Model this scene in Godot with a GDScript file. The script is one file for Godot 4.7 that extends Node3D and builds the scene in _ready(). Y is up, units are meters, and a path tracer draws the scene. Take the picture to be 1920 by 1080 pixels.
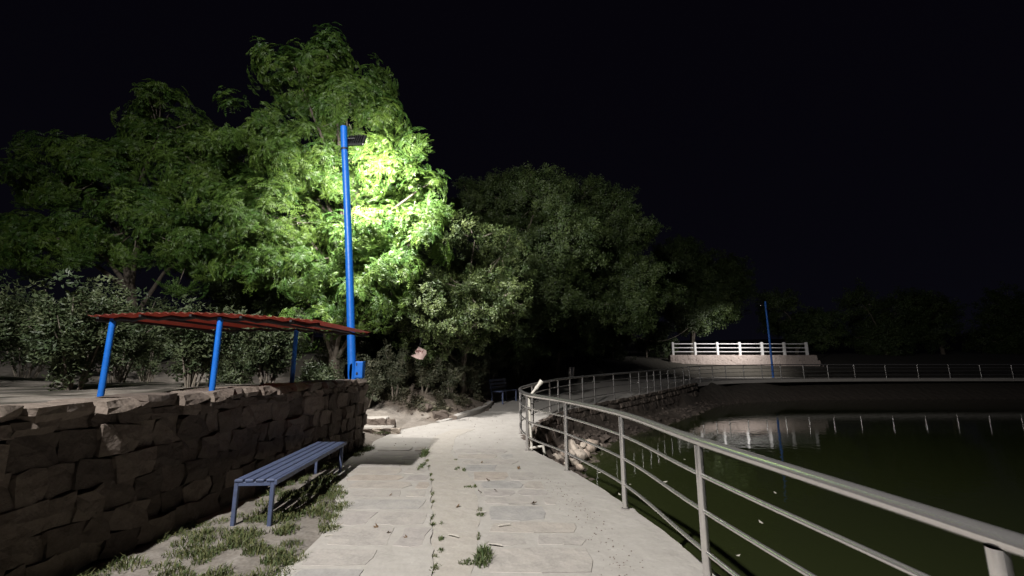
extends Node3D
# A lakeside park path at night, lit by floodlights on blue poles.

var rng := RandomNumberGenerator.new()
var taken := {}
var M := {}
var rocks: Array[Mesh] = []

# water-side edge of the paved path, from behind the camera round the pond's corner
var POND := [Vector2(2.2, 14), Vector2(2.05, 6), Vector2(1.95, 1), Vector2(1.85, -1.4), Vector2(1.72, -2.8), Vector2(1.54, -3.95), Vector2(1.36, -5.15), Vector2(0.92, -6.85), Vector2(0.62, -7.85), Vector2(0.37, -8.6), Vector2(0.28, -9.4), Vector2(0.38, -10.3), Vector2(0.74, -11.9), Vector2(1.3, -13.5), Vector2(1.85, -14.5), Vector2(3.5, -16.8), Vector2(5.8, -19.6), Vector2(8.6, -23.4), Vector2(11.6, -27.6), Vector2(15.0, -30.3), Vector2(20.0, -32.0), Vector2(28.0, -33.0), Vector2(42.0, -33.5), Vector2(70.0, -33.5)]
# land-side edge of the paved path
var LAND := [Vector2(-1.9, 14), Vector2(-1.85, 2), Vector2(-1.8, -3.0), Vector2(-1.86, -4.45), Vector2(-2.1, -5.5), Vector2(-2.5, -6.2), Vector2(-2.75, -7.2), Vector2(-2.84, -8.6), Vector2(-2.9, -9.6), Vector2(-2.8, -10.8), Vector2(-2.3, -11.8), Vector2(-1.9, -12.3), Vector2(-1.2, -13.4), Vector2(-0.75, -14.9), Vector2(-0.6, -17.0), Vector2(0.3, -19.5), Vector2(2.6, -24.1), Vector2(6.5, -30.0), Vector2(10.5, -33.2), Vector2(16.0, -35.2), Vector2(24.0, -36.6), Vector2(42.0, -37.2), Vector2(70.0, -37.2)]

func lin(r, g, b) -> Color: return Color(r, g, b).linear_to_srgb()

func numbered(called: String) -> String:
	if not taken.has(called):
		taken[called] = 0
		return called
	taken[called] += 1
	return "%s_%03d" % [called, taken[called]]

func tag(o, label, category, group = "", kind = ""):
	if label: o.set_meta("label", label)
	if category: o.set_meta("category", category)
	if group: o.set_meta("group", group)
	if kind: o.set_meta("kind", kind)
	return o

func thing(called: String, label: String, category: String, at := Vector3.ZERO, turn := 0.0, group := "") -> Node3D:
	var o := Node3D.new()
	o.name = numbered(called)
	add_child(o)
	o.position = at
	o.rotation.y = turn
	tag(o, label, category, group)
	return o

func put(mesh: Mesh, called: String, material: Material, parent: Node = null, where := Transform3D.IDENTITY) -> MeshInstance3D:
	var o := MeshInstance3D.new()
	o.mesh = mesh
	o.name = called
	o.material_override = material
	o.transform = where
	o.cast_shadow = GeometryInstance3D.SHADOW_CASTING_SETTING_ON
	(parent if parent else self).add_child(o, true)
	return o

func start() -> SurfaceTool:
	var st := SurfaceTool.new()
	st.begin(Mesh.PRIMITIVE_TRIANGLES)
	return st

func build(st: SurfaceTool, called: String, material: Material, parent: Node = null) -> MeshInstance3D:
	return put(st.commit(), called if parent else numbered(called), material, parent)

# ---------------------------------------------------------------- textures
func noise_bytes(seed_: int, freq: float, size: int, octaves := 5, kind := FastNoiseLite.TYPE_SIMPLEX_SMOOTH) -> PackedByteArray:
	var n := FastNoiseLite.new()
	n.seed = seed_
	n.noise_type = kind
	n.frequency = freq
	n.fractal_octaves = octaves
	var im := n.get_seamless_image(size, size)
	im.convert(Image.FORMAT_L8)
	return im.get_data()

func colour_texture(seed_: int, coarse: float, fine: float, stops: Array, size := 512, mixed := 0.5, speck := 0.0) -> ImageTexture:
	var a := noise_bytes(seed_, coarse, size, 4)
	var b := noise_bytes(seed_ + 7, fine, size, 4)
	var lut: Array[Color] = []
	for i in 256:
		var t := i / 255.0 * (stops.size() - 1)
		var k := mini(int(t), stops.size() - 2)
		var c: Color = (stops[k] as Color).lerp(stops[k + 1], t - k)
		lut.append(c.linear_to_srgb())
	var out := PackedByteArray()
	out.resize(size * size * 3)
	var r := RandomNumberGenerator.new()
	r.seed = seed_
	for i in size * size:
		var v := int(a[i] * (1.0 - mixed) + b[i] * mixed + (r.randf() - 0.5) * speck * 255.0)
		var c := lut[clampi(v, 0, 255)]
		out[i * 3] = int(c.r * 255)
		out[i * 3 + 1] = int(c.g * 255)
		out[i * 3 + 2] = int(c.b * 255)
	return ImageTexture.create_from_image(Image.create_from_data(size, size, false, Image.FORMAT_RGB8, out))

func relief(seed_: int, freq: float, strength: float, size := 512, octaves := 5) -> ImageTexture:
	var im := Image.create_from_data(size, size, false, Image.FORMAT_L8, noise_bytes(seed_, freq, size, octaves))
	im.convert(Image.FORMAT_RGBA8)
	im.bump_map_to_normal_map(strength)
	return ImageTexture.create_from_image(im)

func surface(called: String, tex: Texture2D, normal: Texture2D, scale: float, rough := 0.9, nscale := 1.0) -> StandardMaterial3D:
	var m := StandardMaterial3D.new()
	m.resource_name = called
	m.albedo_texture = tex
	if normal:
		m.normal_enabled = true
		m.normal_texture = normal
		m.normal_scale = nscale
	m.uv1_triplanar = true
	m.uv1_world_triplanar = true
	m.uv1_scale = Vector3.ONE * scale
	m.roughness = rough
	M[called] = m
	return m

func plain(called: String, c: Color, rough := 0.6, metal := 0.0) -> StandardMaterial3D:
	var m := StandardMaterial3D.new()
	m.resource_name = called
	m.albedo_color = c
	m.roughness = rough
	m.metallic = metal
	M[called] = m
	return m

func tinted(called: String, of: String, c: Color) -> StandardMaterial3D:
	var m: StandardMaterial3D = M[of].duplicate()
	m.resource_name = called
	m.albedo_color = c
	M[called] = m
	return m

func materials():
	var fine_bump := relief(11, 0.03, 6.0)
	var rough_bump := relief(12, 0.012, 14.0)
	surface("concrete", colour_texture(1, 0.006, 0.05, [Color(0.34, 0.315, 0.29), Color(0.41, 0.385, 0.355), Color(0.44, 0.415, 0.385), Color(0.48, 0.455, 0.42)], 1024, 0.4, 0.1), fine_bump, 0.32, 0.95, 0.2)
	surface("flagstone", colour_texture(2, 0.008, 0.06, [Color(0.62, 0.60, 0.58), Color(0.83, 0.82, 0.81), Color(0.96, 0.94, 0.92), Color(1.0, 0.97, 0.92)], 1024, 0.45, 0.1), fine_bump, 0.45, 0.9, 0.25)
	for t in [["grey", 0.445, 0.42, 0.397], ["blue", 0.43, 0.415, 0.40], ["tan", 0.465, 0.43, 0.395], ["pale", 0.465, 0.437, 0.41], ["mauve", 0.43, 0.403, 0.387], ["rust", 0.465, 0.415, 0.37], ["slate", 0.405, 0.394, 0.385]]:
		tinted("flag_" + t[0], "flagstone", lin(t[1], t[2], t[3]))
	surface("earth", colour_texture(3, 0.01, 0.07, [Color(0.13, 0.108, 0.088), Color(0.20, 0.174, 0.148), Color(0.26, 0.232, 0.203), Color(0.36, 0.33, 0.296)], 1024, 0.5, 0.12), rough_bump, 0.3, 1.0, 0.6)
	M.earth.vertex_color_use_as_albedo = true
	surface("dry_dirt", colour_texture(4, 0.008, 0.06, [Color(0.34, 0.305, 0.27), Color(0.41, 0.375, 0.335), Color(0.44, 0.41, 0.37), Color(0.49, 0.46, 0.42)], 1024, 0.5, 0.14), fine_bump, 0.4, 1.0, 0.25)
	surface("rubble", colour_texture(5, 0.012, 0.06, [Color(0.45, 0.40, 0.36), Color(0.75, 0.70, 0.66), Color(1.0, 0.97, 0.93)], 512, 0.5, 0.1), rough_bump, 0.9, 0.95, 1.0)
	for t in [["a", 0.12, 0.10, 0.088], ["b", 0.16, 0.135, 0.118], ["c", 0.09, 0.075, 0.066], ["d", 0.21, 0.18, 0.158]]:
		tinted("stone_" + t[0], "rubble", lin(t[1], t[2], t[3]))
	tinted("boulder", "rubble", lin(0.60, 0.55, 0.49))
	tinted("boulder_warm", "rubble", lin(0.62, 0.54, 0.47))
	tinted("mortar", "rubble", lin(0.16, 0.14, 0.12))
	tinted("pink_plaster", "rubble", lin(0.62, 0.55, 0.53))
	surface("bark", colour_texture(6, 0.02, 0.09, [Color(0.05, 0.04, 0.03), Color(0.12, 0.10, 0.08), Color(0.2, 0.175, 0.145)], 512, 0.5), rough_bump, 1.2, 0.95, 1.0)
	surface("twig", colour_texture(16, 0.02, 0.09, [Color(0.12, 0.10, 0.08), Color(0.22, 0.19, 0.155), Color(0.3, 0.265, 0.22)], 256, 0.5), null, 1.2, 0.95)
	surface("blue_paint", colour_texture(8, 0.01, 0.06, [Color(0.008, 0.105, 0.45), Color(0.008, 0.135, 0.56), Color(0.010, 0.148, 0.61)], 512, 0.4, 0.05), fine_bump, 0.8, 0.42, 0.15)
	surface("bench_paint", colour_texture(9, 0.015, 0.08, [Color(0.06, 0.07, 0.11), Color(0.075, 0.095, 0.17), Color(0.09, 0.12, 0.23)], 512, 0.5, 0.1), fine_bump, 1.0, 0.5, 0.2)
	surface("steel", colour_texture(10, 0.01, 0.08, [Color(0.58, 0.56, 0.55), Color(0.68, 0.66, 0.65), Color(0.74, 0.72, 0.71)], 512, 0.5, 0.06), null, 1.5, 0.2)
	M.steel.metallic = 0.85
	surface("red_sheet", colour_texture(14, 0.01, 0.07, [Color(0.17, 0.055, 0.042), Color(0.24, 0.075, 0.056), Color(0.29, 0.095, 0.07)], 512, 0.4, 0.05), null, 0.8, 0.55)
	M.red_sheet.backlight_enabled = true
	M.red_sheet.backlight = lin(0.5, 0.16, 0.12)
	plain("dark_metal", lin(0.03, 0.03, 0.032), 0.5, 0.3)
	plain("lamp_glass", lin(0.7, 0.72, 0.75), 0.15)
	M.lamp_glass.emission_enabled = true
	M.lamp_glass.emission = Color(1, 0.97, 0.92)
	M.lamp_glass.emission_energy_multiplier = 14.0
	surface("pvc", colour_texture(15, 0.02, 0.08, [Color(0.5, 0.47, 0.40), Color(0.66, 0.63, 0.56), Color(0.72, 0.69, 0.62)], 256, 0.5), null, 2.0, 0.45)
	plain("white_paint", lin(0.75, 0.74, 0.74), 0.5)
	plain("grass_blade", Color.WHITE, 0.7)
	M.grass_blade.vertex_color_use_as_albedo = true
	M.grass_blade.backlight_enabled = true
	M.grass_blade.backlight = Color(0.35, 0.35, 0.2)
	for l in [["leaf_bright", 0.5, 0.55], ["leaf_dull", 0.55, 0.35]]:
		var m := plain(l[0], Color.WHITE, l[1])
		m.vertex_color_use_as_albedo = true
		m.backlight_enabled = true
		m.backlight = Color(l[2], l[2], l[2] * 0.6)
	var w := plain("pond_water", lin(0.033, 0.041, 0.014), 0.04)
	w.normal_enabled = true
	w.normal_texture = relief(21, 0.008, 3.0, 512, 3)
	w.normal_scale = 0.15
	w.uv1_triplanar = true
	w.uv1_world_triplanar = true
	w.uv1_scale = Vector3.ONE * 0.55
	w.metallic_specular = 0.5
	plain("paper", lin(0.62, 0.58, 0.52), 0.8)
	plain("dead_leaf", lin(0.13, 0.08, 0.04), 0.85)

# ---------------------------------------------------------------- shapes
func quad(st: SurfaceTool, a: Vector3, b: Vector3, c: Vector3, d: Vector3, n: Vector3):
	var turned := (b - a).cross(c - a).dot(n) > 0.0
	for p in ([a, c, b, a, d, c] if turned else [a, b, c, a, c, d]):
		st.set_normal(n)
		st.add_vertex(p)

func box(st: SurfaceTool, t: Transform3D, size: Vector3, bevel := 0.0):
	# a box whose edges may be chamfered
	var h := size / 2.0
	var b := minf(bevel, minf(h.x, minf(h.y, h.z)) * 0.8)
	for axis in 3:
		for s in [-1.0, 1.0]:
			var n := Vector3.ZERO
			n[axis] = s
			var u := Vector3.ZERO
			u[(axis + 1) % 3] = h[(axis + 1) % 3] - b
			var v := Vector3.ZERO
			v[(axis + 2) % 3] = h[(axis + 2) % 3] - b
			var c := n * h[axis]
			var q := [c - u - v, c + u - v, c + u + v, c - u + v]
			if s > 0: q.reverse()
			quad(st, t * q[0], t * q[1], t * q[2], t * q[3], (t.basis * n).normalized())
	if b > 0.0:
		for axis in 3:
			var j := (axis + 1) % 3
			var k := (axis + 2) % 3
			for sj in [-1.0, 1.0]:
				for sk in [-1.0, 1.0]:
					var p := Vector3.ZERO
					p[j] = sj * h[j]
					p[k] = sk * (h[k] - b)
					var q := Vector3.ZERO
					q[j] = sj * (h[j] - b)
					q[k] = sk * h[k]
					var e := Vector3.ZERO
					e[axis] = h[axis] - b
					var n := Vector3.ZERO
					n[j] = sj
					n[k] = sk
					quad(st, t * (p - e), t * (p + e), t * (q + e), t * (q - e), (t.basis * n).normalized())

func tube(st: SurfaceTool, pts: Array, r0: float, r1: float, sides := 8, caps := true):
	var n := pts.size()
	var ring := []
	var side := Vector3.ZERO
	for i in n:
		var d: Vector3 = ((pts[mini(i + 1, n - 1)] as Vector3) - (pts[maxi(i - 1, 0)] as Vector3)).normalized()
		if side == Vector3.ZERO:
			side = d.cross(Vector3.UP if absf(d.y) < 0.9 else Vector3.RIGHT).normalized()
		else:
			side = (side - d * side.dot(d)).normalized()
		var up := side.cross(d)
		var r := lerpf(r0, r1, float(i) / (n - 1))
		var row := []
		for k in sides:
			var a := TAU * k / sides
			row.append([side * cos(a) + up * sin(a), pts[i] + (side * cos(a) + up * sin(a)) * r])
		ring.append(row)
	for i in n - 1:
		for k in sides:
			var k2 := (k + 1) % sides
			for p in [ring[i][k], ring[i + 1][k2], ring[i + 1][k], ring[i][k], ring[i][k2], ring[i + 1][k2]]:
				st.set_normal(p[0])
				st.add_vertex(p[1])
	if caps:
		for e in [0, n - 1]:
			var d: Vector3 = ((pts[0] as Vector3) - (pts[1] as Vector3)).normalized() if e == 0 else ((pts[n - 1] as Vector3) - (pts[n - 2] as Vector3)).normalized()
			for k in range(1, sides - 1):
				for p in ([ring[e][0][1], ring[e][k][1], ring[e][k + 1][1]] if e == 0 else [ring[e][0][1], ring[e][k + 1][1], ring[e][k][1]]):
					st.set_normal(d)
					st.add_vertex(p)

func make_rock(seed_: int, squareness: float) -> ArrayMesh:
	var r := RandomNumberGenerator.new()
	r.seed = seed_
	var st := start()
	st.set_smooth_group(-1)
	var idx := {}
	var verts := []
	for x in 3: for y in 3: for z in 3:
		if x == 1 and y == 1 and z == 1: continue
		var p := Vector3(x - 1, y - 1, z - 1)
		var s := p.normalized()
		p = s.lerp(p, squareness) + Vector3(r.randf_range(-1, 1), r.randf_range(-1, 1), r.randf_range(-1, 1)) * 0.17
		idx[Vector3i(x, y, z)] = verts.size()
		verts.append(p)
	for axis in 3:
		for s in [0, 2]:
			for u in 2: for v in 2:
				var c := []
				for o in [[0, 0], [1, 0], [1, 1], [0, 1]]:
					var q := Vector3i.ZERO
					q[axis] = s
					q[(axis + 1) % 3] = u + o[0]
					q[(axis + 2) % 3] = v + o[1]
					c.append(verts[idx[q]])
				if s == 2: c.reverse()
				for p in [c[0], c[1], c[2], c[0], c[2], c[3]]: st.add_vertex(p)
	st.generate_normals()
	return st.commit()

# ---------------------------------------------------------------- terrain
func nearest(line: Array, p: Vector2) -> Array:
	# signed distance (positive to the right of the line's run) to a polyline
	var best := 1e9
	var side := 1.0
	for i in line.size() - 1:
		var a: Vector2 = line[i]
		var b: Vector2 = line[i + 1]
		var q := Geometry2D.get_closest_point_to_segment(p, a, b)
		var d := p.distance_squared_to(q)
		if d < best - 1e-9:
			best = d
			side = signf((b - a).cross(p - a))
	return [sqrt(best), side]

func path_height(z: float) -> float: return 0.025 * clampf(-z - 11.0, 0.0, 22.0)

func wall_x(z: float) -> float: return -2.95 - 0.09 * (z + 8.8)

var bumps := FastNoiseLite.new()

func ground_height(x: float, z: float) -> float:
	var p := Vector2(x, z)
	var base := path_height(z)
	var w := nearest(POND, p)
	if w[1] > 0.0:
		var s: float = w[0]
		if z > -9.5:
			return base - 0.12 - 1.6 * smoothstep(0.0, 0.25, s)
		var berm: float = -0.62 - 0.33 * smoothstep(0.3, 1.3, s) - 0.9 * smoothstep(1.1, 3.5, s)
		return lerpf(base - 0.12, berm + 0.10 * bumps.get_noise_2d(x * 9.0, z * 9.0) , smoothstep(0.0, 0.3, s))
	var l := nearest(LAND, p)
	if l[1] > 0.0:
		return base - 0.06
	var q: float = l[0]
	if z > -8.95:
		if x < wall_x(z) - 0.2:
			return 1.22 + 0.05 * bumps.get_noise_2d(x * 6.0, z * 6.0) + 0.04 * clampf(wall_x(z) - x - 4.0, 0.0, 30.0)
		return 0.02 * minf(q, 1.0) - 0.025 + 0.012 * bumps.get_noise_2d(x * 20.0, z * 20.0)
	var slope := lerpf(0.2, 0.62, smoothstep(0.05, -1.1, trodden(x, z)))
	var h := slope * minf(q, 1.7) + 0.16 * clampf(q - 1.7, 0.0, 6.0) + 0.06 * maxf(q - 7.7, 0.0)
	if z > -9.6 and x < wall_x(-8.9) - 0.25:
		h = lerpf(1.18, h, smoothstep(-8.95, -9.6, z))
	return base - 0.05 + h + (0.10 * bumps.get_noise_2d(x * 5.0, z * 5.0) + 0.05 * bumps.get_noise_2d(x * 16.0, z * 16.0)) * minf(q, 1.0)

func axis_lines(lo: float, hi: float, step: float, far_lo: float, far_hi: float) -> Array:
	var a := []
	var v := lo
	while v <= hi:
		a.append(v)
		v += step
	var g := step
	v = lo
	while v > far_lo:
		g *= 1.35
		v -= g
		a.push_front(v)
	g = step
	v = a[-1]
	while v < far_hi:
		g *= 1.35
		v += g
		a.append(v)
	return a

func trodden(x: float, z: float) -> float:
	# distance (positive: on it) from the rim of the bare dirt ramp that climbs from the path to the steps
	return z + 12.4 + 0.5 * maxf(0.0, -2.9 - x) - 0.25 * maxf(0.0, x + 2.0)

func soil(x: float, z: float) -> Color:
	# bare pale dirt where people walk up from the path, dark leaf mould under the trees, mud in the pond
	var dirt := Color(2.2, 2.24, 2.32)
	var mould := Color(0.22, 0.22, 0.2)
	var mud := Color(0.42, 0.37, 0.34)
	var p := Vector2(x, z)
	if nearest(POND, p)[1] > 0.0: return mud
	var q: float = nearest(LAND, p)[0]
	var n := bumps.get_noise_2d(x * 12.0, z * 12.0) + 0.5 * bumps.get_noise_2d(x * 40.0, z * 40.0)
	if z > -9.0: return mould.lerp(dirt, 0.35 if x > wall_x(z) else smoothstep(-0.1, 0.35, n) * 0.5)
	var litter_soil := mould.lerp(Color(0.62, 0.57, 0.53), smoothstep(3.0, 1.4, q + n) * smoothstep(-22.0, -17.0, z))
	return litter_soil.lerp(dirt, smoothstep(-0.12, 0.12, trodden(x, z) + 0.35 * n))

func make_ground():
	bumps.seed = 5
	bumps.frequency = 0.1
	var xs := axis_lines(-9.0, 9.0, 0.16, -220.0, 220.0)
	var zs := axis_lines(-23.0, 0.5, 0.16, -260.0, 60.0)
	var st := start()
	st.set_smooth_group(0)
	for z in zs:
		for x in xs:
			st.set_smooth_group(0)
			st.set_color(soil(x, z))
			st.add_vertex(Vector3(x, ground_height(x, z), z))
	var n := xs.size()
	for j in zs.size() - 1:
		for i in n - 1:
			var a := j * n + i
			for k in [a, a + 1, a + n, a + 1, a + n + 1, a + n]: st.add_index(k)
	st.generate_normals()
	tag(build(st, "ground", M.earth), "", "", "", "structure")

func strip(st: SurfaceTool, left: Array, right: Array, lift: float):
	for i in left.size() - 1:
		var a: Vector2 = left[i]
		var b: Vector2 = left[i + 1]
		var c: Vector2 = right[i + 1]
		var d: Vector2 = right[i]
		var v := []
		for p in [a, b, c, d]: v.append(Vector3(p.x, path_height(p.y) + lift, p.y))
		for k in [0, 1, 2, 0, 2, 3]:
			st.set_normal(Vector3.UP)
			st.add_vertex(v[k])

func resample(line: Array, n: int, wobble := 0.0, r: RandomNumberGenerator = null) -> Array:
	var length := 0.0
	for i in line.size() - 1: length += (line[i] as Vector2).distance_to(line[i + 1])
	var out := []
	var i := 0
	var run := 0.0
	for k in n:
		var s := length * k / (n - 1)
		while i < line.size() - 2 and run + (line[i] as Vector2).distance_to(line[i + 1]) < s:
			run += (line[i] as Vector2).distance_to(line[i + 1])
			i += 1
		var d: float = (line[i] as Vector2).distance_to(line[i + 1])
		var p: Vector2 = (line[i] as Vector2).lerp(line[i + 1], clampf((s - run) / maxf(d, 1e-5), 0, 1))
		if r: p += Vector2(r.randf_range(-1, 1), r.randf_range(-1, 1)) * wobble
		out.append(p)
	return out

func smooth_line(line: Array, per := 6) -> Array:
	var out := []
	for i in line.size() - 1:
		var a: Vector2 = line[maxi(i - 1, 0)]
		var b: Vector2 = line[i]
		var c: Vector2 = line[i + 1]
		var d: Vector2 = line[mini(i + 2, line.size() - 1)]
		for k in per: out.append(b.cubic_interpolate(c, a, d, float(k) / per))
	out.append(line[-1])
	return out

func between(line: Array, from_z: float, to_z: float) -> Array:
	# the run of a border between two depths (its points follow one another away from the camera)
	var out := []
	var on := false
	var first := 0
	while first < line.size() - 1 and (line[first] as Vector2).y > from_z + 1e-4: first += 1
	if first > 0 and from_z < 13.9:
		var a: Vector2 = line[first - 1]
		var b: Vector2 = line[first]
		out.append(a.lerp(b, (a.y - from_z) / maxf(a.y - b.y, 1e-5)))
	for i in range(first, line.size()):
		var p: Vector2 = line[i]
		if p.y < to_z:
			var a: Vector2 = line[i - 1]
			out.append(a.lerp(p, (a.y - to_z) / maxf(a.y - p.y, 1e-5)))
			break
		out.append(p)
	return out

func paving_bed(path: Node3D, left: Array, right: Array, z0: float, z1: float, thick: float, material: Material, called: String, seed_: int):
	# a laid strip of the path with a ragged, slightly raised rim
	var r := RandomNumberGenerator.new()
	r.seed = seed_
	var st := start()
	var n := int((z0 - z1) / 0.12)
	var a := []
	var b := []
	for k in n + 1:
		var z := lerpf(z0, z1, float(k) / n)
		a.append(Vector3(curve_at(left, z) + r.randf_range(-0.012, 0.012), thick, z))
		b.append(Vector3(curve_at(right, z) + r.randf_range(-0.02, 0.02), thick, z))
	var down := Vector3(0, -thick - 0.01, 0)
	for k in n:
		quad(st, a[k], a[k + 1], b[k + 1], b[k], Vector3.UP)
		quad(st, a[k], a[k + 1], a[k + 1] + down, a[k] + down, Vector3.LEFT)
		quad(st, b[k], b[k + 1], b[k + 1] + down, b[k] + down, Vector3.RIGHT)
	quad(st, a[n], b[n], b[n] + down, a[n] + down, Vector3.FORWARD)
	build(st, called, material, path)

func make_path() -> Node3D:
	# the paving follows the pond's edge; its two borders are cut in polygons that share the same stations
	var r := RandomNumberGenerator.new()
	r.seed = 3
	var edge := smooth_line(POND, 10)
	var land := smooth_line(LAND, 10)
	for i in edge.size():
		if (edge[i] as Vector2).y > -14.0: edge[i] += Vector2(r.randf_range(-0.018, 0.018), 0)
	for i in land.size():
		land[i] += Vector2(r.randf_range(-0.05, 0.05), r.randf_range(-0.03, 0.03))
	# stations that pair the two borders: straight run, corner, bend, far run
	var cuts := [[14.0, -8.6, 14.0, -8.6, 60], [-8.6, -10.3, -8.6, -11.8, 14], [-10.3, -16.8, -11.8, -17.0, 34], [-16.8, -99.0, -17.0, -99.0, 60]]
	var st := start()
	for c in cuts:
		var a := resample(between(edge, c[0], c[1]), c[4])
		var b := resample(between(land, c[2], c[3]), c[4])
		for k in c[4] - 1:
			for w in 8:
				var v := []
				for q in [[k, w], [k + 1, w], [k + 1, w + 1], [k, w + 1]]:
					var p: Vector2 = (a[q[0]] as Vector2).lerp(b[q[0]], q[1] / 8.0)
					v.append(Vector3(p.x, path_height(p.y), p.y))
				quad(st, v[0], v[1], v[2], v[3], Vector3.UP)
	# the drop at the water's edge
	for i in edge.size() - 1:
		var a: Vector2 = edge[i]
		var b: Vector2 = edge[i + 1]
		var n := Vector2(-(b - a).y, (b - a).x).normalized()
		var ya := path_height(a.y)
		var yb := path_height(b.y)
		quad(st, Vector3(a.x, ya, a.y), Vector3(b.x, yb, b.y), Vector3(b.x, yb - (0.22 if b.y < -9.5 else 1.5), b.y), Vector3(a.x, ya - (0.22 if a.y < -9.5 else 1.5), a.y), Vector3(n.x, 0, n.y))
	var o := build(st, "path", M.concrete)
	tag(o, "", "", "", "structure")
	return o

func curve_at(c: Array, z: float) -> float:
	# x of a line given by points [z, x], z falling
	for i in c.size() - 1:
		if z <= c[i][0] and z >= c[i + 1][0]:
			return lerpf(c[i][1], c[i + 1][1], (c[i][0] - z) / (c[i][0] - c[i + 1][0]))
	return c[0][1] if z > c[0][0] else c[-1][1]

var LEFT_RIM := [[1.0, -1.72], [-1.0, -1.74], [-4.45, -1.76], [-5.5, -1.98], [-6.6, -2.4], [-8.6, -2.6]]
var JOINT_L := [[1.0, 0.1], [-1.0, -0.25], [-3.0, -0.5], [-3.6, -0.61], [-6.4, -1.14], [-8.2, -1.6], [-10.0, -1.75], [-12.6, -1.1]]
var JOINT_R := [[1.0, 0.25], [-1.0, -0.05], [-3.6, -0.3], [-5.0, -0.36], [-6.1, -0.5], [-8.2, -1.12], [-10.0, -1.25], [-12.6, -0.5]]
var VERGE := [[-1.0, 1.0], [-3.0, 0.78], [-3.6, 0.72], [-4.6, 0.7], [-6.0, 0.45], [-8.2, -0.05], [-10.0, -0.2]]

func make_flagstones(path: Node3D):
	var r := RandomNumberGenerator.new()
	r.seed = 17
	var tones := ["flag_grey", "flag_grey", "flag_grey", "flag_blue", "flag_tan", "flag_pale", "flag_pale", "flag_mauve", "flag_mauve", "flag_rust", "flag_slate"]
	paving_bed(path, LEFT_RIM, JOINT_L, 0.8, -8.3, 0.014, M.concrete, "paving_bed", 18)
	paving_bed(path, JOINT_L, JOINT_R, 0.8, -12.4, 0.004, M.dry_dirt, "dirt_strip", 19)
	for band in 2:
		var z := -1.9
		while z > -8.6:
			var deep := r.randf_range(0.28, 0.52)
			var x0: float
			var x1: float
			if band == 0:
				x0 = curve_at([[-1.0, -1.74], [-4.45, -1.76], [-5.5, -2.0], [-6.6, -2.45], [-8.6, -2.6]], z - deep / 2)
				x1 = curve_at(JOINT_L, z - deep / 2) - 0.02
			else:
				x0 = curve_at(JOINT_R, z - deep / 2) + 0.03
				x1 = curve_at(VERGE, z - deep / 2)
			var x := x0 + r.randf_range(0.0, 0.04)
			while x < x1 - 0.16:
				var wide := r.randf_range(0.38, 0.9)
				if x + wide > x1 - 0.2: wide = x1 - x
				if r.randf() < 0.95: slab(path, x, x + wide, z, z - deep, 0.014 if band == 0 else 0.0, r, M[tones[r.randi() % tones.size()]])
				x += wide
			z -= deep

func slab(path: Node3D, x0: float, x1: float, z0: float, z1: float, bed: float, r: RandomNumberGenerator, material: Material):
	# one dressed flagstone: an uneven slab whose worn rim is bevelled, a few millimetres proud of the mortar
	var g := r.randf_range(0.008, 0.035)
	var c := Vector2((x0 + x1) / 2, (z0 + z1) / 2)
	var hx := (x1 - x0) / 2 - g
	var hz := (z0 - z1) / 2 - g
	var ring := []
	var corners := [Vector2(-1, -1), Vector2(0, -1), Vector2(1, -1), Vector2(1, 0), Vector2(1, 1), Vector2(0, 1), Vector2(-1, 1), Vector2(-1, 0)]
	for k in 8:
		var q: Vector2 = corners[k]
		var soft := 0.9 if k % 2 == 0 else 1.0
		ring.append(Vector2(q.x * hx * soft, q.y * hz * soft) + Vector2(r.randf_range(-0.03, 0.03), r.randf_range(-0.022, 0.022)))
	var lift := r.randf_range(0.0028, 0.0045)
	var tip := Vector3(r.randf_range(-1, 1), 0, r.randf_range(-1, 1)) * 0.004
	var st := start()
	var up := Vector3(-tip.x, 1, -tip.z).normalized()
	for k in 8:
		var a: Vector2 = ring[k]
		var b: Vector2 = ring[(k + 1) % 8]
		var ai := a * 0.965
		var bi := b * 0.965
		for p in [Vector3.ZERO, Vector3(ai.x, 0, ai.y), Vector3(bi.x, 0, bi.y)]:
			st.set_normal(up)
			st.add_vertex(p + Vector3(0, lift + tip.x * p.x + tip.z * p.z, 0))
		var n := Vector3(a.x + b.x, 0.03 + 0.5 * (a + b).length(), a.y + b.y).normalized()
		quad(st, Vector3(ai.x, lift + tip.x * ai.x + tip.z * ai.y, ai.y), Vector3(bi.x, lift + tip.x * bi.x + tip.z * bi.y, bi.y), Vector3(b.x, -0.01, b.y), Vector3(a.x, -0.01, a.y), n)
	put(st.commit(), "flagstone", material, path, Transform3D(Basis.IDENTITY, Vector3(c.x, bed, c.y)))

func make_water():
	var st := start()
	for p in [Vector3(-0.5, -0.9, 20), Vector3(120, -0.9, -60), Vector3(120, -0.9, 20), Vector3(-0.5, -0.9, 20), Vector3(-0.5, -0.9, -60), Vector3(120, -0.9, -60)]:
		st.set_normal(Vector3.UP)
		st.add_vertex(p)
	tag(build(st, "water", M.pond_water), "", "", "", "structure")

# ---------------------------------------------------------------- plants
func leaflet(st: SurfaceTool, base: Vector3, along: Vector3, across: Vector3, length: float, width: float, c: Color):
	# a pointed leaf folded a little along its midrib
	var n := along.cross(across).normalized()
	var tip := base + along * length - n * length * 0.12
	var mid := base + along * length * 0.45
	var l := mid + across * width * 0.5 + n * width * 0.18
	var rr := mid - across * width * 0.5 + n * width * 0.18
	st.set_color(c)
	for p in [base, l, tip, base, tip, rr]:
		st.set_color(c)
		st.add_vertex(p)

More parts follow.
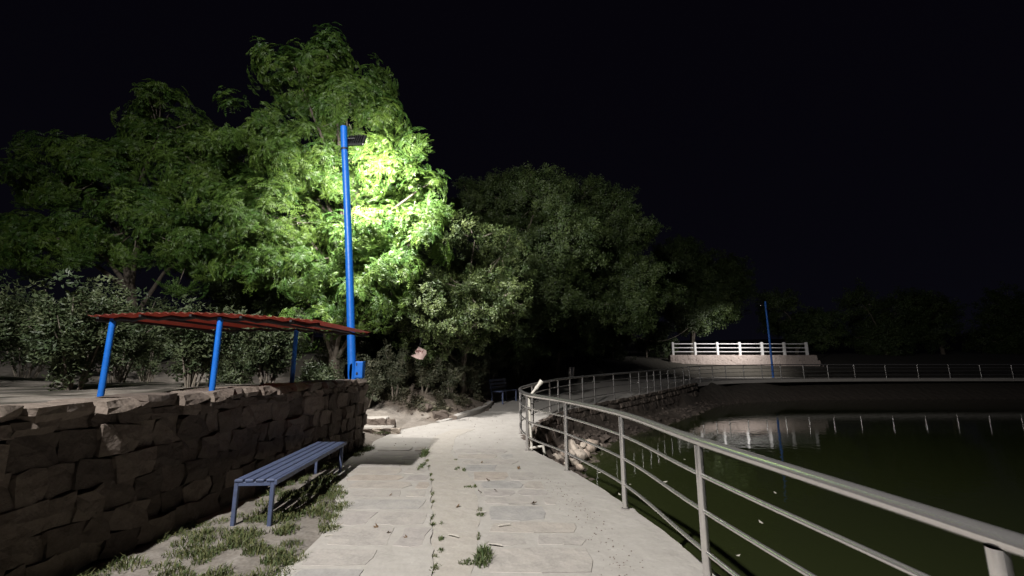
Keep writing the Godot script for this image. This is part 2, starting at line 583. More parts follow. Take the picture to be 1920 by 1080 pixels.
func pinnate_sprig(seed_: int) -> ArrayMesh:
	# a twig tip with compound leaves that arch and hang
	var r := RandomNumberGenerator.new()
	r.seed = seed_
	var st := start()
	for k in 6:
		var a := TAU * k / 6.0 + r.randf_range(-0.4, 0.4)
		var out := Vector3(cos(a), r.randf_range(0.2, 0.9), sin(a)).normalized()
		var p := Vector3(0, r.randf_range(-0.06, 0.06), 0)
		var d := out
		var length := r.randf_range(0.2, 0.34)
		var steps := 6
		for i in steps:
			p += d * length / steps
			d = (d + Vector3(0, -0.22, 0)).normalized()
			var sd := d.cross(Vector3.UP).normalized()
			var tone := r.randf_range(0.85, 1.15)
			for s in [-1.0, 1.0]:
				var al: Vector3 = (sd * s + d * 0.5 + Vector3(0, -0.35, 0)).normalized()
				leaflet(st, p, al, d, r.randf_range(0.07, 0.1), r.randf_range(0.028, 0.04), Color(tone, tone, tone))
		leaflet(st, p, d, d.cross(Vector3.UP).normalized(), 0.1, 0.04, Color(1, 1, 1))
	return st.commit()

func leafy_sprig(seed_: int, size: float, count: int, reach: float) -> ArrayMesh:
	var r := RandomNumberGenerator.new()
	r.seed = seed_
	var st := start()
	for k in count:
		var t := float(k) / count
		var a := k * 2.4 + r.randf_range(-0.4, 0.4)
		var p := Vector3(r.randf_range(-0.5, 0.5), t * 1.3 - 0.4, r.randf_range(-0.5, 0.5)) * reach
		var al := Vector3(cos(a), r.randf_range(-0.5, 0.7), sin(a)).normalized()
		var ac := al.cross(Vector3(r.randf_range(-0.6, 0.6), 1, r.randf_range(-0.6, 0.6))).normalized()
		var tone := r.randf_range(0.75, 1.2)
		leaflet(st, p, al, ac, size * r.randf_range(0.8, 1.25), size * r.randf_range(0.4, 0.6), Color(tone, tone, tone))
	return st.commit()

func scatter(parent: Node, sprigs: Array, spots: Array, material: Material, dark: Color, light: Color, r: RandomNumberGenerator):
	for k in sprigs.size():
		var mine := []
		for i in spots.size():
			if i % sprigs.size() == k: mine.append(spots[i])
		var mm := MultiMesh.new()
		mm.transform_format = MultiMesh.TRANSFORM_3D
		mm.use_colors = true
		mm.mesh = sprigs[k]
		mm.instance_count = mine.size()
		for i in mine.size():
			var s: Array = mine[i]
			var y: Vector3 = s[1]
			var x := y.cross(Vector3(sin(i * 1.7), 0.3, cos(i * 1.7))).normalized()
			var z := x.cross(y)
			mm.set_instance_transform(i, Transform3D(Basis(x, y, z).rotated(y, r.randf() * TAU).scaled(Vector3.ONE * s[2]), s[0]))
			var c := dark.lerp(light, r.randf())
			mm.set_instance_color(i, Color(c.r, c.g, c.b))
		var o := MultiMeshInstance3D.new()
		o.name = "crown"
		o.multimesh = mm
		o.material_override = material
		o.set_meta("kind", "stuff")
		parent.add_child(o, true)

func tree(called: String, label: String, group: String, base: Vector3, lobes: Array, o: Dictionary) -> Node3D:
	# base: foot of the trunk; lobes: [x, y, z, radius] boughs of the crown
	var r := RandomNumberGenerator.new()
	r.seed = o.seed
	var t := thing(called, label, "tree" if not o.has("category") else o.category, base, 0.0, group)
	var top := Vector3.ZERO
	for l in lobes: top += Vector3(l[0], l[1], l[2]) - base
	top /= lobes.size()
	var trunk := start()
	var spine := []
	for k in 7:
		var f := k / 6.0
		spine.append(Vector3(top.x * f * f, top.y * 0.95 * f - 0.15 * (1.0 - f), top.z * f * f) + Vector3(r.randf_range(-1, 1), 0, r.randf_range(-1, 1)) * 0.10 * o.girth * 6.0 * (f if f < 1.0 else 0.5))
	tube(trunk, spine, o.girth, o.girth * 0.35, 9)
	build(trunk, "trunk", M.bark, t)
	var limbs := start()
	var twigs := start()
	var spots := []
	for l in lobes:
		var c := Vector3(l[0], l[1], l[2]) - base
		var rad: float = l[3]
		var f := clampf(c.y / maxf(top.y, 0.1) * 0.7, 0.3, 0.95)
		var from: Vector3 = spine[int(f * 6.0)]
		var bend := from.lerp(c, 0.5) + Vector3(0, 0.12 * from.distance_to(c), 0)
		tube(limbs, [from, from.lerp(bend, 0.6), bend, bend.lerp(c, 0.6), c], o.girth * 0.4, o.girth * 0.10, 6, false)
		var clumps := int(o.clumps * rad * rad)
		for k in clumps:
			var d := Vector3(r.randfn(), r.randfn(), r.randfn()).normalized()
			d.y *= 0.9
			var m := c + d * rad * pow(r.randf(), 0.4) * r.randf_range(0.85, 1.15)
			if k % 2 == 0:
				var mid := c.lerp(m, 0.5) + Vector3(r.randf_range(-1, 1), r.randf_range(-1, 1), r.randf_range(-1, 1)) * rad * 0.12
				tube(twigs, [c.lerp(m, 0.38), c.lerp(mid, 0.35).lerp(m, 0.5), m], 0.013 + o.girth * 0.03, 0.005, 4, false)
			var spread: float = o.clump * r.randf_range(0.6, 1.25)
			for j in o.per:
				var e := Vector3(r.randfn(), r.randfn() * 0.7, r.randfn()) * 0.55
				var p := m + e * spread
				var y := (d + e * 0.8 + Vector3(0, 0.35, 0) + Vector3(r.randf_range(-1, 1), r.randf_range(-1, 1), r.randf_range(-1, 1)) * 0.6).normalized()
				spots.append([p, y, r.randf_range(0.75, 1.2) * o.size])
	build(limbs, "limbs", M.bark, t)
	build(twigs, "twigs", M.twig, t)
	scatter(t, o.sprigs, spots, o.material, o.dark, o.light, r)
	return t

func shrub(label: String, group: String, at: Vector3, wide: float, tall: float, sprigs: Array, dark: Color, light: Color, seed_: int):
	var r := RandomNumberGenerator.new()
	r.seed = seed_
	var t := thing("shrub", label, "shrub", at, 0.0, group)
	var stems := start()
	var spots := []
	for k in 14:
		var a := r.randf() * TAU
		var tip := Vector3(cos(a) * wide * r.randf_range(0.2, 0.8), tall * r.randf_range(0.55, 1.0), sin(a) * wide * r.randf_range(0.2, 0.8))
		var mid := tip * 0.5 + Vector3(r.randf_range(-0.1, 0.1), 0.12 * tall, r.randf_range(-0.1, 0.1))
		tube(stems, [Vector3(tip.x * 0.1, -0.15, tip.z * 0.1), mid, tip], 0.018, 0.005, 5, false)
		for j in 26:
			var f := r.randf_range(0.25, 1.0)
			var p := mid.lerp(tip, (f - 0.5) * 2.0) if f > 0.5 else (mid * f * 2.0)
			p += Vector3(r.randfn(), r.randfn(), r.randfn()) * 0.13 * wide
			p.y = maxf(p.y, 0.05)
			spots.append([p, (Vector3(r.randfn(), 1.2, r.randfn())).normalized(), r.randf_range(0.6, 1.1)])
	build(stems, "stems", M.twig, t)
	scatter(t, sprigs, spots, M.leaf_dull, dark, light, r)

func grass_mesh(seed_: int, wide: float, long: float, tall: float, blades: int, yellow := 0.25) -> ArrayMesh:
	var r := RandomNumberGenerator.new()
	r.seed = seed_
	var st := start()
	for k in blades:
		var a := r.randf() * TAU
		var d := sqrt(r.randf())
		var p := Vector3(cos(a) * wide * d, -0.005, sin(a) * long * d)
		var lean := Vector3(r.randfn(), 0, r.randfn()) * 0.5
		var h := tall * r.randf_range(0.4, 1.0) * (1.2 - d * 0.6)
		var sd := Vector3(cos(a * 7.0), 0, sin(a * 7.0)) * 0.0045
		var mid := p + Vector3(0, h * 0.6, 0) + lean * h * 0.35
		var tip := p + Vector3(0, h * 0.85, 0) + lean * h
		var c := Color(0.055, 0.095, 0.03).lerp(Color(0.16, 0.15, 0.06), r.randf() * yellow * 2.0)
		for q in [p - sd, mid - sd * 0.8, mid + sd * 0.8, p - sd, mid + sd * 0.8, p + sd, mid - sd * 0.8, tip, mid + sd * 0.8]:
			st.set_color(c)
			st.add_vertex(q)
	return st.commit()

# ---------------------------------------------------------------- things
func rock_wall_stones(parent: Node3D, face: Callable, length: float, tall: float, lo: float, hi: float, rows: float, seed_: int):
	# rubble stones laid in uneven courses over a wall's face; face(s, y) gives [point, outward]
	var r := RandomNumberGenerator.new()
	r.seed = seed_
	var names := ["stone_a", "stone_b", "stone_c", "stone_a", "stone_d", "stone_b"]
	var y := 0.0
	while y < tall - 0.05:
		var high := minf(rows * r.randf_range(0.75, 1.3), tall - y)
		var s := r.randf_range(-0.1, 0.0)
		while s < length - 0.06:
			var wide := r.randf_range(lo, hi)
			wide = minf(wide, length - s + 0.02)
			var f: Array = face.call(s + wide / 2, y + high / 2)
			var out: Vector3 = f[1]
			var along := Vector3.UP.cross(out).normalized()
			var b := Basis(along, out.cross(along), out).rotated(out, r.randf_range(-0.16, 0.16))
			b = b * Basis.from_scale(Vector3(wide * 0.56, high * 0.56, r.randf_range(0.09, 0.15)))
			put(rocks[r.randi() % rocks.size()], "stone", M[names[r.randi() % names.size()]], parent, Transform3D(b, f[0] + out * r.randf_range(-0.03, 0.03)))
			s += wide
		y += high

func terrace_wall():
	var t := thing("stone_wall", "dark rubble stone wall behind the blue bench, topped with a rough coping", "wall", Vector3(-3.15, 0, -8.8))
	var o := t.position
	var core := start()
	var ends := [[-8.75, -5.0], [-5.0, -1.0], [-1.0, 4.0]]
	for e in ends:
		var a := Vector3(wall_x(e[0]) - 0.26, 0.55, e[0])
		var b := Vector3(wall_x(e[1]) - 0.26, 0.55, e[1])
		var d := (b - a).normalized()
		box(core, Transform3D(Basis(d.cross(Vector3.UP).normalized() * -1.0, Vector3.UP, d), (a + b) / 2 - o), Vector3(0.4, 1.38, a.distance_to(b)))
	build(core, "core", M.mortar, t)
	var out := Vector3(1, 0, 0.09).normalized()
	rock_wall_stones(t, func(s, y): return [Vector3(wall_x(-8.8 + s) - 0.08, y, -8.8 + s) - o, out], 7.6, 1.2, 0.15, 0.36, 0.23, 31)
	rock_wall_stones(t, func(s, y): return [Vector3(-3.0 - s, y, -8.8) - o, Vector3(0, 0, -1)], 0.45, 1.2, 0.15, 0.3, 0.22, 32)
	var r := RandomNumberGenerator.new()
	r.seed = 33
	var z := -8.8
	while z < -1.5:
		var w := r.randf_range(0.25, 0.5)
		var b := Basis(Vector3.UP, 0.09) * Basis.from_scale(Vector3(0.27, 0.06, w * 0.54))
		put(rocks[r.randi() % rocks.size()], "coping_stone", M[["stone_b", "stone_d", "stone_a"][r.randi() % 3]], t, Transform3D(b, Vector3(wall_x(z + w / 2) - 0.2, 1.25 + r.randf_range(-0.015, 0.02), z + w / 2) - o))
		z += w

func floodlight(parent: Node3D, at: Vector3, aim: Vector3, energy: float, cone: float, size := 0.42):
	# a flat LED floodlight on a bracket: body with fins, glowing window, and the light it gives
	var b := Basis.looking_at(aim, Vector3.UP)
	var f := Node3D.new()
	f.name = "floodlight"
	parent.add_child(f, true)
	f.transform = Transform3D(b, at)
	var st := start()
	box(st, Transform3D.IDENTITY, Vector3(size, size * 0.78, 0.05), 0.012)
	build(st, "housing", M.dark_metal, f)
	st = start()
	for k in 7: box(st, Transform3D(Basis.IDENTITY, Vector3((k - 3) * size * 0.12, 0, 0.045)), Vector3(0.012, size * 0.6, 0.04))
	build(st, "cooling_fins", M.dark_metal, f)
	st = start()
	box(st, Transform3D(Basis.IDENTITY, Vector3(0, 0, -0.028)), Vector3(size * 0.84, size * 0.6, 0.006))
	build(st, "lamp_window", M.lamp_glass, f)
	var l := SpotLight3D.new()
	l.name = "flood_beam"
	l.position = Vector3(0, 0, -0.06)
	l.light_energy = energy
	l.light_color = Color(1.0, 0.985, 0.965)
	l.spot_angle = cone
	l.spot_angle_attenuation = 1.0
	l.spot_range = 90.0
	l.spot_attenuation = 2.0
	l.light_size = 0.1
	l.shadow_enabled = true
	f.add_child(l)

func light_pole(label: String, group: String, at: Vector3, top: Vector3, lamp_off: Vector3, aim: Vector3, energy: float, cone: float, boxed: bool) -> Node3D:
	var t := thing("light_pole", label, "light pole", at, 0.0, group)
	var up := (top - at)
	var d := up.normalized()
	var st := start()
	var j := up * 0.905
	var pts := []
	for k in 9:
		var f := k / 8.0
		pts.append(up * 0.905 * f + Vector3(0.02, 0, 0) * sin(f * PI))
	pts[0] = -d * 0.25
	tube(st, pts, 0.082, 0.068, 14)
	build(st, "shaft", M.blue_paint, t)
	st = start()
	tube(st, [j - d * 0.02, up], 0.0735, 0.071, 14)
	build(st, "upper_sleeve", M.blue_paint, t)
	st = start()
	tube(st, [j - d * 0.035, j + d * 0.005], 0.078, 0.078, 14)
	build(st, "clamp_band", M.dark_metal, t)
	st = start()
	tube(st, [up, up + d * 0.025], 0.074, 0.05, 14)
	build(st, "cap", M.dark_metal, t)
	var head := up + lamp_off
	st = start()
	tube(st, [up + lamp_off * Vector3(0.2, 1, 0.2) - lamp_off * Vector3(0, 1, 0) + Vector3(0, lamp_off.y, 0), head + aim.normalized() * -0.06], 0.02, 0.02, 8)
	build(st, "bracket", M.dark_metal, t)
	floodlight(t, head, aim, energy, cone)
	st = start()
	tube(st, [j + Vector3(-0.085, 0, 0.02), j + Vector3(-0.115, -0.12, 0.02), j + Vector3(-0.09, -0.24, 0.03)], 0.006, 0.006, 5)
	build(st, "loose_cable", M.dark_metal, t)
	if boxed:
		st = start()
		box(st, Transform3D(Basis.IDENTITY, Vector3(0.135, 0.2, -0.02)), Vector3(0.16, 0.33, 0.15), 0.01)
		var bx := build(st, "electrical_box", M.blue_paint, t)
		st = start()
		box(st, Transform3D(Basis.IDENTITY, Vector3(0.145, 0.2, 0.058)), Vector3(0.13, 0.29, 0.012), 0.004)
		build(st, "door", M.blue_paint, bx)
		st = start()
		box(st, Transform3D(Basis.IDENTITY, Vector3(0.11, 0.13, 0.068)), Vector3(0.035, 0.05, 0.02), 0.004)
		build(st, "latch", M.dark_metal, bx)
		st = start()
		box(st, Transform3D(Basis.IDENTITY, Vector3(0.095, 0.31, 0.066)), Vector3(0.018, 0.06, 0.012))
		build(st, "hinge", M.dark_metal, bx)
		st = start()
		for a in 3: # welded gusset plates at the foot
			var b := Basis(Vector3.UP, [PI, PI / 2, -PI / 2][a])
			var p := [Vector3(0.06, 0.0, 0.006), Vector3(0.06, 0.33, 0.006), Vector3(0.15, 0.3, 0.006), Vector3(0.17, 0.12, 0.006), Vector3(0.12, 0.0, 0.006)]
			for k in range(1, 4):
				for s in [0.0, -0.012]:
					for q in [p[0], p[k], p[k + 1]]:
						st.set_normal(b * Vector3(0, 0, 1 if s == 0.0 else -1))
						st.add_vertex(b * (q + Vector3(0, 0, s)))
		build(st, "gusset", M.blue_paint, t)
		st = start()
		box(st, Transform3D(Basis.IDENTITY, Vector3(0, 0.005, 0)), Vector3(0.34, 0.02, 0.34), 0.004)
		build(st, "base_plate", M.blue_paint, t)
	return t

func shelter():
	var t := thing("shelter", "low shelter with a red ribbed roof sheet over the blue bench", "shelter", Vector3(-3.0, 0, -5.9))
	var o := t.position
	var x1 := -2.27
	var x0 := -4.9
	var z0 := -6.85
	var z1 := -4.9
	var roof := start()
	roof.set_smooth_group(0)
	var n := 54
	var prof := []
	for k in n + 1:
		var f := float(k) / n
		var x := lerpf(x1, x0, f)
		var y := 2.09 + 0.09 * sin(f * PI * 0.8) + 0.012 * cos(k * PI)
		prof.append(Vector2(x, y))
	for k in n:
		var a: Vector2 = prof[k]
		var b: Vector2 = prof[k + 1]
		var nn := Vector3(b.y - a.y, a.x - b.x, 0).normalized()
		var lift := Vector3(0, 0.006, 0)
		var A := Vector3(a.x, a.y, z0) - o
		var B := Vector3(a.x, a.y, z1) - o
		var C := Vector3(b.x, b.y, z1) - o
		var D := Vector3(b.x, b.y, z0) - o
		quad(roof, A + lift, B + lift, C + lift, D + lift, nn)
	build(roof, "roof_sheet", M.red_sheet, t)
	for z in [z0 + 0.03, z1 - 0.12]:
		var st := start()
		var pts := []
		for k in range(0, n + 1, 3): pts.append(Vector3(prof[k].x, prof[k].y - 0.04, z) - o)
		tube(st, pts, 0.022, 0.022, 8)
		build(st, "arched_rafter", M.dark_metal, t)
	for k in [6, 18, 30, 42, 52]:
		var st := start()
		box(st, Transform3D(Basis.IDENTITY, Vector3(prof[k].x, prof[k].y - 0.032, (z0 + z1) / 2) - o), Vector3(0.03, 0.03, z1 - z0 - 0.05), 0.003)
		build(st, "purlin", M.dark_metal, t)
	for z in [z0 + 0.03, z1 - 0.12]:
		for k in [24, 50]:
			var st := start()
			tube(st, [Vector3(prof[k].x, 1.1, z) - o, Vector3(prof[k].x, prof[k].y - 0.04, z) - o], 0.032, 0.032, 10)
			build(st, "post", M.blue_paint, t)

func near_bench():
	var t := thing("bench", "blue metal bench without a back, under the red roof against the stone wall", "bench", Vector3(-2.72, 0, -5.75), 0.06)
	var st: SurfaceTool
	var half := 1.1
	for k in 4:
		st = start()
		box(st, Transform3D(Basis.IDENTITY, Vector3(0.17 - k * 0.105, 0.425, 0)), Vector3(0.085, 0.025, half * 2), 0.005)
		build(st, "slat", M.bench_paint, t)
	for z in [-half + 0.03, half - 0.03]:
		for x in [0.19, -0.17]:
			st = start()
			box(st, Transform3D(Basis.IDENTITY, Vector3(x, 0.19, z)), Vector3(0.04, 0.44, 0.04), 0.004)
			build(st, "leg", M.bench_paint, t)
		st = start()
		box(st, Transform3D(Basis.IDENTITY, Vector3(0.01, 0.39, z)), Vector3(0.318, 0.04, 0.04), 0.004)
		build(st, "cross_bar", M.bench_paint, t)
	st = start()
	box(st, Transform3D(Basis.IDENTITY, Vector3(0.232, 0.41, 0)), Vector3(0.03, 0.05, half * 2 + 0.03), 0.004)
	build(st, "front_rail", M.bench_paint, t)

func far_bench():
	var at := Vector3(-0.32, path_height(-17.0), -17.0)
	var t := thing("bench", "blue slatted bench with a backrest in the dark under the trees", "bench", at, -0.42)
	var st: SurfaceTool
	for z in [-0.62, 0.62]:
		for x in [0.25, -0.2]:
			st = start()
			box(st, Transform3D(Basis.IDENTITY, Vector3(x, 0.21, z)), Vector3(0.05, 0.44, 0.05), 0.005)
			build(st, "leg", M.bench_paint, t)
		st = start()
		box(st, Transform3D(Basis(Vector3.BACK, 0.15), Vector3(-0.26, 0.66, z)), Vector3(0.045, 0.5, 0.05), 0.005)
		build(st, "back_upright", M.bench_paint, t)
		st = start()
		box(st, Transform3D(Basis.IDENTITY, Vector3(0.02, 0.425, z)), Vector3(0.5, 0.03, 0.05), 0.004)
		build(st, "cross_bar", M.bench_paint, t)
	for k in 4:
		st = start()
		box(st, Transform3D(Basis.IDENTITY, Vector3(0.22 - k * 0.125, 0.455, 0)), Vector3(0.1, 0.025, 1.5), 0.005)
		build(st, "seat_slat", M.bench_paint, t)
	for k in 3:
		st = start()
		box(st, Transform3D(Basis(Vector3.BACK, 0.15), Vector3(-0.225 - k * 0.02, 0.58 + k * 0.13, 0)), Vector3(0.022, 0.09, 1.5), 0.005)
		build(st, "back_slat", M.bench_paint, t)

var POSTS := [Vector2(1.86, 2.2), Vector2(1.78, 0.35), Vector2(1.62, -1.55), Vector2(1.405, -3.38), Vector2(1.27, -5.14), Vector2(0.84, -6.89), Vector2(0.29, -8.44), Vector2(0.2, -10.37), Vector2(0.56, -11.91), Vector2(1.18, -13.61), Vector2(1.51, -14.3), Vector2(2.01, -15.12), Vector2(2.56, -15.9), Vector2(3.15, -16.68), Vector2(4.21, -18.06), Vector2(5.26, -19.34), Vector2(5.83, -20.05), Vector2(6.48, -20.93), Vector2(7.08, -21.74), Vector2(7.69, -22.55), Vector2(8.44, -23.56), Vector2(9.23, -24.67), Vector2(10.25, -26.06), Vector2(11.1, -27.23), Vector2(12.3, -28.5), Vector2(13.6, -29.5), Vector2(15.0, -30.55), Vector2(16.6, -31.15), Vector2(18.2, -31.65), Vector2(19.9, -32.2), Vector2(21.8, -32.5), Vector2(23.8, -32.75), Vector2(26.0, -33.0), Vector2(28.5, -33.15), Vector2(31.0, -33.2), Vector2(33.5, -33.3), Vector2(36.0, -33.4), Vector2(38.5, -33.45), Vector2(41.0, -33.5), Vector2(43.5, -33.55), Vector2(46.0, -33.55)]

func railing():
	var t := thing("railing", "curved stainless steel railing with round posts and three thin rails along the pond", "railing", Vector3(1.27, 0, -5.14))
	var o := t.position
	var line := smooth_line(POSTS, 8)
	for spec in [[1.03, 0.036, "handrail", 10], [0.79, 0.017, "rail", 7], [0.54, 0.017, "rail", 7], [0.26, 0.017, "rail", 7]]:
		var pts := []
		for p in line: pts.append(Vector3(p.x, path_height(p.y) + spec[0], p.y) - o)
		var st := start()
		tube(st, pts, spec[1], spec[1], spec[3])
		build(st, spec[2], M.steel, t)
	var post := start()
	tube(post, [Vector3(0, -0.06, 0), Vector3(0, 1.0, 0)], 0.031, 0.031, 12)
	var mesh := post.commit()
	var flange := start()
	tube(flange, [Vector3(0, -0.01, 0), Vector3(0, 0.012, 0), Vector3(0, 0.016, 0)], 0.052, 0.04, 14)
	var fmesh := flange.commit()
	var r := RandomNumberGenerator.new()
	r.seed = 4
	for p in POSTS:
		var b := Basis(Vector3(0, 0, 1), r.randf_range(-0.006, 0.012))
		var m := put(mesh, "post", M.steel, t, Transform3D(b, Vector3(p.x, path_height(p.y), p.y) - o))
		put(fmesh, "foot_flange", M.steel, m)

func water_pipe():
	var t := thing("water_pipe", "off-white plastic pipe beside the railing post at the pond's corner, fat end up", "pipe", Vector3(0.37, 0, -8.42))
	var st := start()
	tube(st, [Vector3(0.0, 0.07, 0), Vector3(-0.025, 0.5, 0), Vector3(-0.04, 1.0, 0)], 0.024, 0.024, 10)
	build(st, "riser", M.pvc, t)
	st = start()
	tube(st, [Vector3(-0.04, 0.985, 0), Vector3(0.12, 1.17, -0.02)], 0.024, 0.026, 10)
	build(st, "arm", M.pvc, t)
	st = start()
	tube(st, [Vector3(0.09, 1.135, -0.016), Vector3(0.125, 1.176, -0.02)], 0.04, 0.04, 10)
	build(st, "coupling", M.pvc, t)
	st = start()
	tube(st, [Vector3(0.12, 1.17, -0.02), Vector3(0.16, 1.22, -0.025), Vector3(0.21, 1.28, -0.03)], 0.03, 0.05, 10)
	build(st, "nozzle", M.pvc, t)
	for e in [Vector3(-0.04, 0.99, 0), Vector3(0.0, 0.055, 0)]:
		var s := SphereMesh.new()
		s.radius = 0.033
		s.height = 0.066
		s.radial_segments = 12
		s.rings = 6
		put(s, "elbow", M.pvc, t, Transform3D(Basis.IDENTITY, e))
	st = start()
	tube(st, [Vector3(0.0, 0.055, 0), Vector3(0.11, 0.075, 0.02), Vector3(0.22, 0.095, 0.06)], 0.022, 0.022, 10)
	build(st, "outlet", M.pvc, t)
	st = start()
	tube(st, [Vector3(0.21, 0.11, 0.06), Vector3(0.235, -0.02, 0.065), Vector3(0.245, -0.25, 0.07)], 0.024, 0.024, 10)
	build(st, "spout", M.pvc, t)

func boulders():
	var group := "boulders at the pond's edge"
	var list := [[2.25, -0.80, -13.1, 0.34, 0.19, 0.26, "large smooth pale boulder at the water's edge, outermost of its pile"], [1.62, -0.72, -12.3, 0.15, 0.2, 0.34, "long upright pale boulder leaning in the middle of the pile"], [1.74, -0.80, -11.85, 0.2, 0.16, 0.22, ""], [1.3, -0.78, -11.5, 0.19, 0.15, 0.2, ""], [1.42, -0.82, -11.0, 0.22, 0.12, 0.18, ""], [1.12, -0.76, -11.15, 0.2, 0.14, 0.17, ""], [1.98, -0.84, -12.2, 0.16, 0.12, 0.15, ""], [2.6, -0.86, -13.4, 0.13, 0.1, 0.12, ""], [1.5, -0.77, -11.75, 0.17, 0.14, 0.19, ""], [1.86, -0.82, -12.65, 0.17, 0.13, 0.18, ""], [1.18, -0.85, -10.55, 0.2, 0.1, 0.16, ""], [0.98, -0.8, -10.75, 0.15, 0.11, 0.14, ""], [1.62, -0.86, -10.75, 0.12, 0.08, 0.1, ""], [2.05, -0.74, -12.9, 0.12, 0.1, 0.13, ""]]
	var r := RandomNumberGenerator.new()
	r.seed = 8
	for k in list.size():
		var b: Array = list[k]
		var o := put(round_rocks[k % round_rocks.size()], numbered("boulder"), M["boulder_warm" if k % 3 == 0 else "boulder"])
		o.transform = Transform3D(Basis.from_euler(Vector3(r.randf_range(-0.3, 0.3), r.randf_range(0, TAU), r.randf_range(-0.3, 0.3))) * Basis.from_scale(Vector3(b[3], b[4], b[5])), Vector3(b[0], b[1] + 0.03, b[2]))
		if b[6]: tag(o, b[6], "boulder", group)
		else: tag(o, "small rounded pale boulder heaped below the pond wall's corner", "boulder", group)

var round_rocks: Array[Mesh] = []

func round_rock(seed_: int) -> ArrayMesh:
	# a water-worn boulder: a ball pushed in and out by noise
	var n := FastNoiseLite.new()
	n.seed = seed_
	n.frequency = 0.7
	var st := start()
	st.set_smooth_group(0)
	var rings := 9
	var sides := 14
	for i in rings + 1:
		for k in sides:
			var a := PI * i / rings
			var b := TAU * k / sides
			var p := Vector3(sin(a) * cos(b), cos(a), sin(a) * sin(b))
			st.set_smooth_group(0)
			st.add_vertex(p * (1.0 + 0.38 * n.get_noise_3dv(p * 1.3) + 0.1 * n.get_noise_3dv(p * 5.0)))
	for i in rings:
		for k in sides:
			var a := i * sides + k
			var b := i * sides + (k + 1) % sides
			for q in [a, a + sides, b, b, a + sides, b + sides]: st.add_index(q)
	st.generate_normals()
	return st.commit()

func pond_wall():
	var t := thing("retaining_wall", "dark rubble retaining wall below the far path, rising from the pond's muddy edge", "retaining wall", Vector3(1.2, -0.7, -13.3))
	var o := t.position
	var run := resample([Vector2(0.34, -9.6), Vector2(0.38, -10.3), Vector2(0.74, -11.9), Vector2(1.3, -13.5), Vector2(1.85, -14.5), Vector2(3.5, -16.8), Vector2(5.8, -19.6), Vector2(8.6, -23.4), Vector2(11.6, -27.6)], 241)
	var length := 24.0
	var face := func(s: float, y: float) -> Array:
		var k := clampf(s / length, 0.0, 1.0) * 239.0
		var i := int(k)
		var p: Vector2 = (run[i] as Vector2).lerp(run[i + 1], k - i)
		var d: Vector2 = ((run[mini(i + 4, 240)] as Vector2) - (run[maxi(i - 4, 0)] as Vector2)).normalized()
		var n := Vector2(-d.y, d.x)
		p += n * (0.16 - 0.2 * (y / 0.75))
		return [Vector3(p.x, -0.78 + y + path_height(p.y) * (y / 0.75), p.y) - o, Vector3(n.x, 0.25, n.y).normalized()]
	rock_wall_stones(t, face, length, 0.80, 0.2, 0.46, 0.21, 41)
	var st := start()
	for k in 240:
		var a: Array = face.call(length * k / 240.0, 0.74)
		var b: Array = face.call(length * (k + 1) / 240.0, 0.74)
		var c: Array = face.call(length * k / 240.0, 0.0)
		var d: Array = face.call(length * (k + 1) / 240.0, 0.0)
		quad(st, a[0] - a[1] * 0.02, b[0] - b[1] * 0.02, d[0] - d[1] * 0.05, c[0] - c[1] * 0.05, a[1])
	build(st, "core", M.mortar, t)

func steps():
	var t := thing("stone_steps", "two low stone steps climbing from the path beside the wall's end", "steps", Vector3(-3.4, 0, -10.9))
	var o := t.position
	var r := RandomNumberGenerator.new()
	r.seed = 51
	for k in 2:
		var z := -10.35 - k * 0.75
		var h := 0.13 + k * 0.13
		var x0 := -4.6 - k * 0.2
		var x1 := -2.75 - k * 0.35
		var st := start()
		box(st, Transform3D(Basis(Vector3.UP, 0.12), Vector3((x0 + x1) / 2 - 0.05, h / 2 - 0.04, z - 0.24) - o), Vector3(x1 - x0 - 0.1, h + 0.08, 0.44), 0.02)
		var s := build(st, "step", M.dry_dirt, t)
		var x := x0
		while x < x1:
			var w := r.randf_range(0.14, 0.3)
			var b := Basis(Vector3.UP, 0.12) * Basis.from_scale(Vector3(w * 0.55, h * 0.5, 0.09))
			put(rocks[r.randi() % rocks.size()], "riser_stone", M[["stone_d", "stone_b", "boulder"][r.randi() % 3]], s, Transform3D(b, Vector3(x + w / 2, h * 0.5 - 0.01, z + 0.12 * ((x0 + x1) / 2 - x - w / 2)) - o))
			x += w

func bank_kerb():
	var t := thing("kerb", "low grey concrete kerb wall at the foot of the bank where the path bends", "kerb", Vector3(-1.3, 0, -13.4))
	var line := resample(smooth_line([Vector2(-1.98, -12.25), Vector2(-1.3, -13.35), Vector2(-0.85, -14.9), Vector2(-0.72, -16.4)], 8), 24)
	var st := start()
	for k in 23:
		var a: Vector2 = line[k]
		var b: Vector2 = line[k + 1]
		var n := Vector2((b - a).y, -(b - a).x).normalized() * 0.2
		var h0 := 0.05 + 0.12 * smoothstep(0.0, 6.0, k)
		var h1 := 0.05 + 0.12 * smoothstep(0.0, 6.0, k + 1)
		var A := Vector3(a.x, path_height(a.y) - 0.05, a.y) - t.position
		var B := Vector3(b.x, path_height(b.y) - 0.05, b.y) - t.position
		var N := Vector3(n.x, 0, n.y)
		quad(st, A + Vector3(0, h0, 0), B + Vector3(0, h1, 0), B + N + Vector3(0, h1, 0), A + N + Vector3(0, h0, 0), Vector3.UP)
		quad(st, A, B, B + Vector3(0, h1, 0), A + Vector3(0, h0, 0), -N.normalized())
	build(st, "coping", M.concrete, t)

func loose_stones(called: String, label: String, spots: Array, material: Material):
	var mm := MultiMesh.new()
	mm.transform_format = MultiMesh.TRANSFORM_3D
	mm.mesh = rocks[2]
	mm.instance_count = spots.size()
	for k in spots.size(): mm.set_instance_transform(k, spots[k])
	var o := MultiMeshInstance3D.new()
	o.name = called
	o.multimesh = mm
	o.material_override = material
	tag(o, label, "stones", "", "stuff")
	add_child(o)

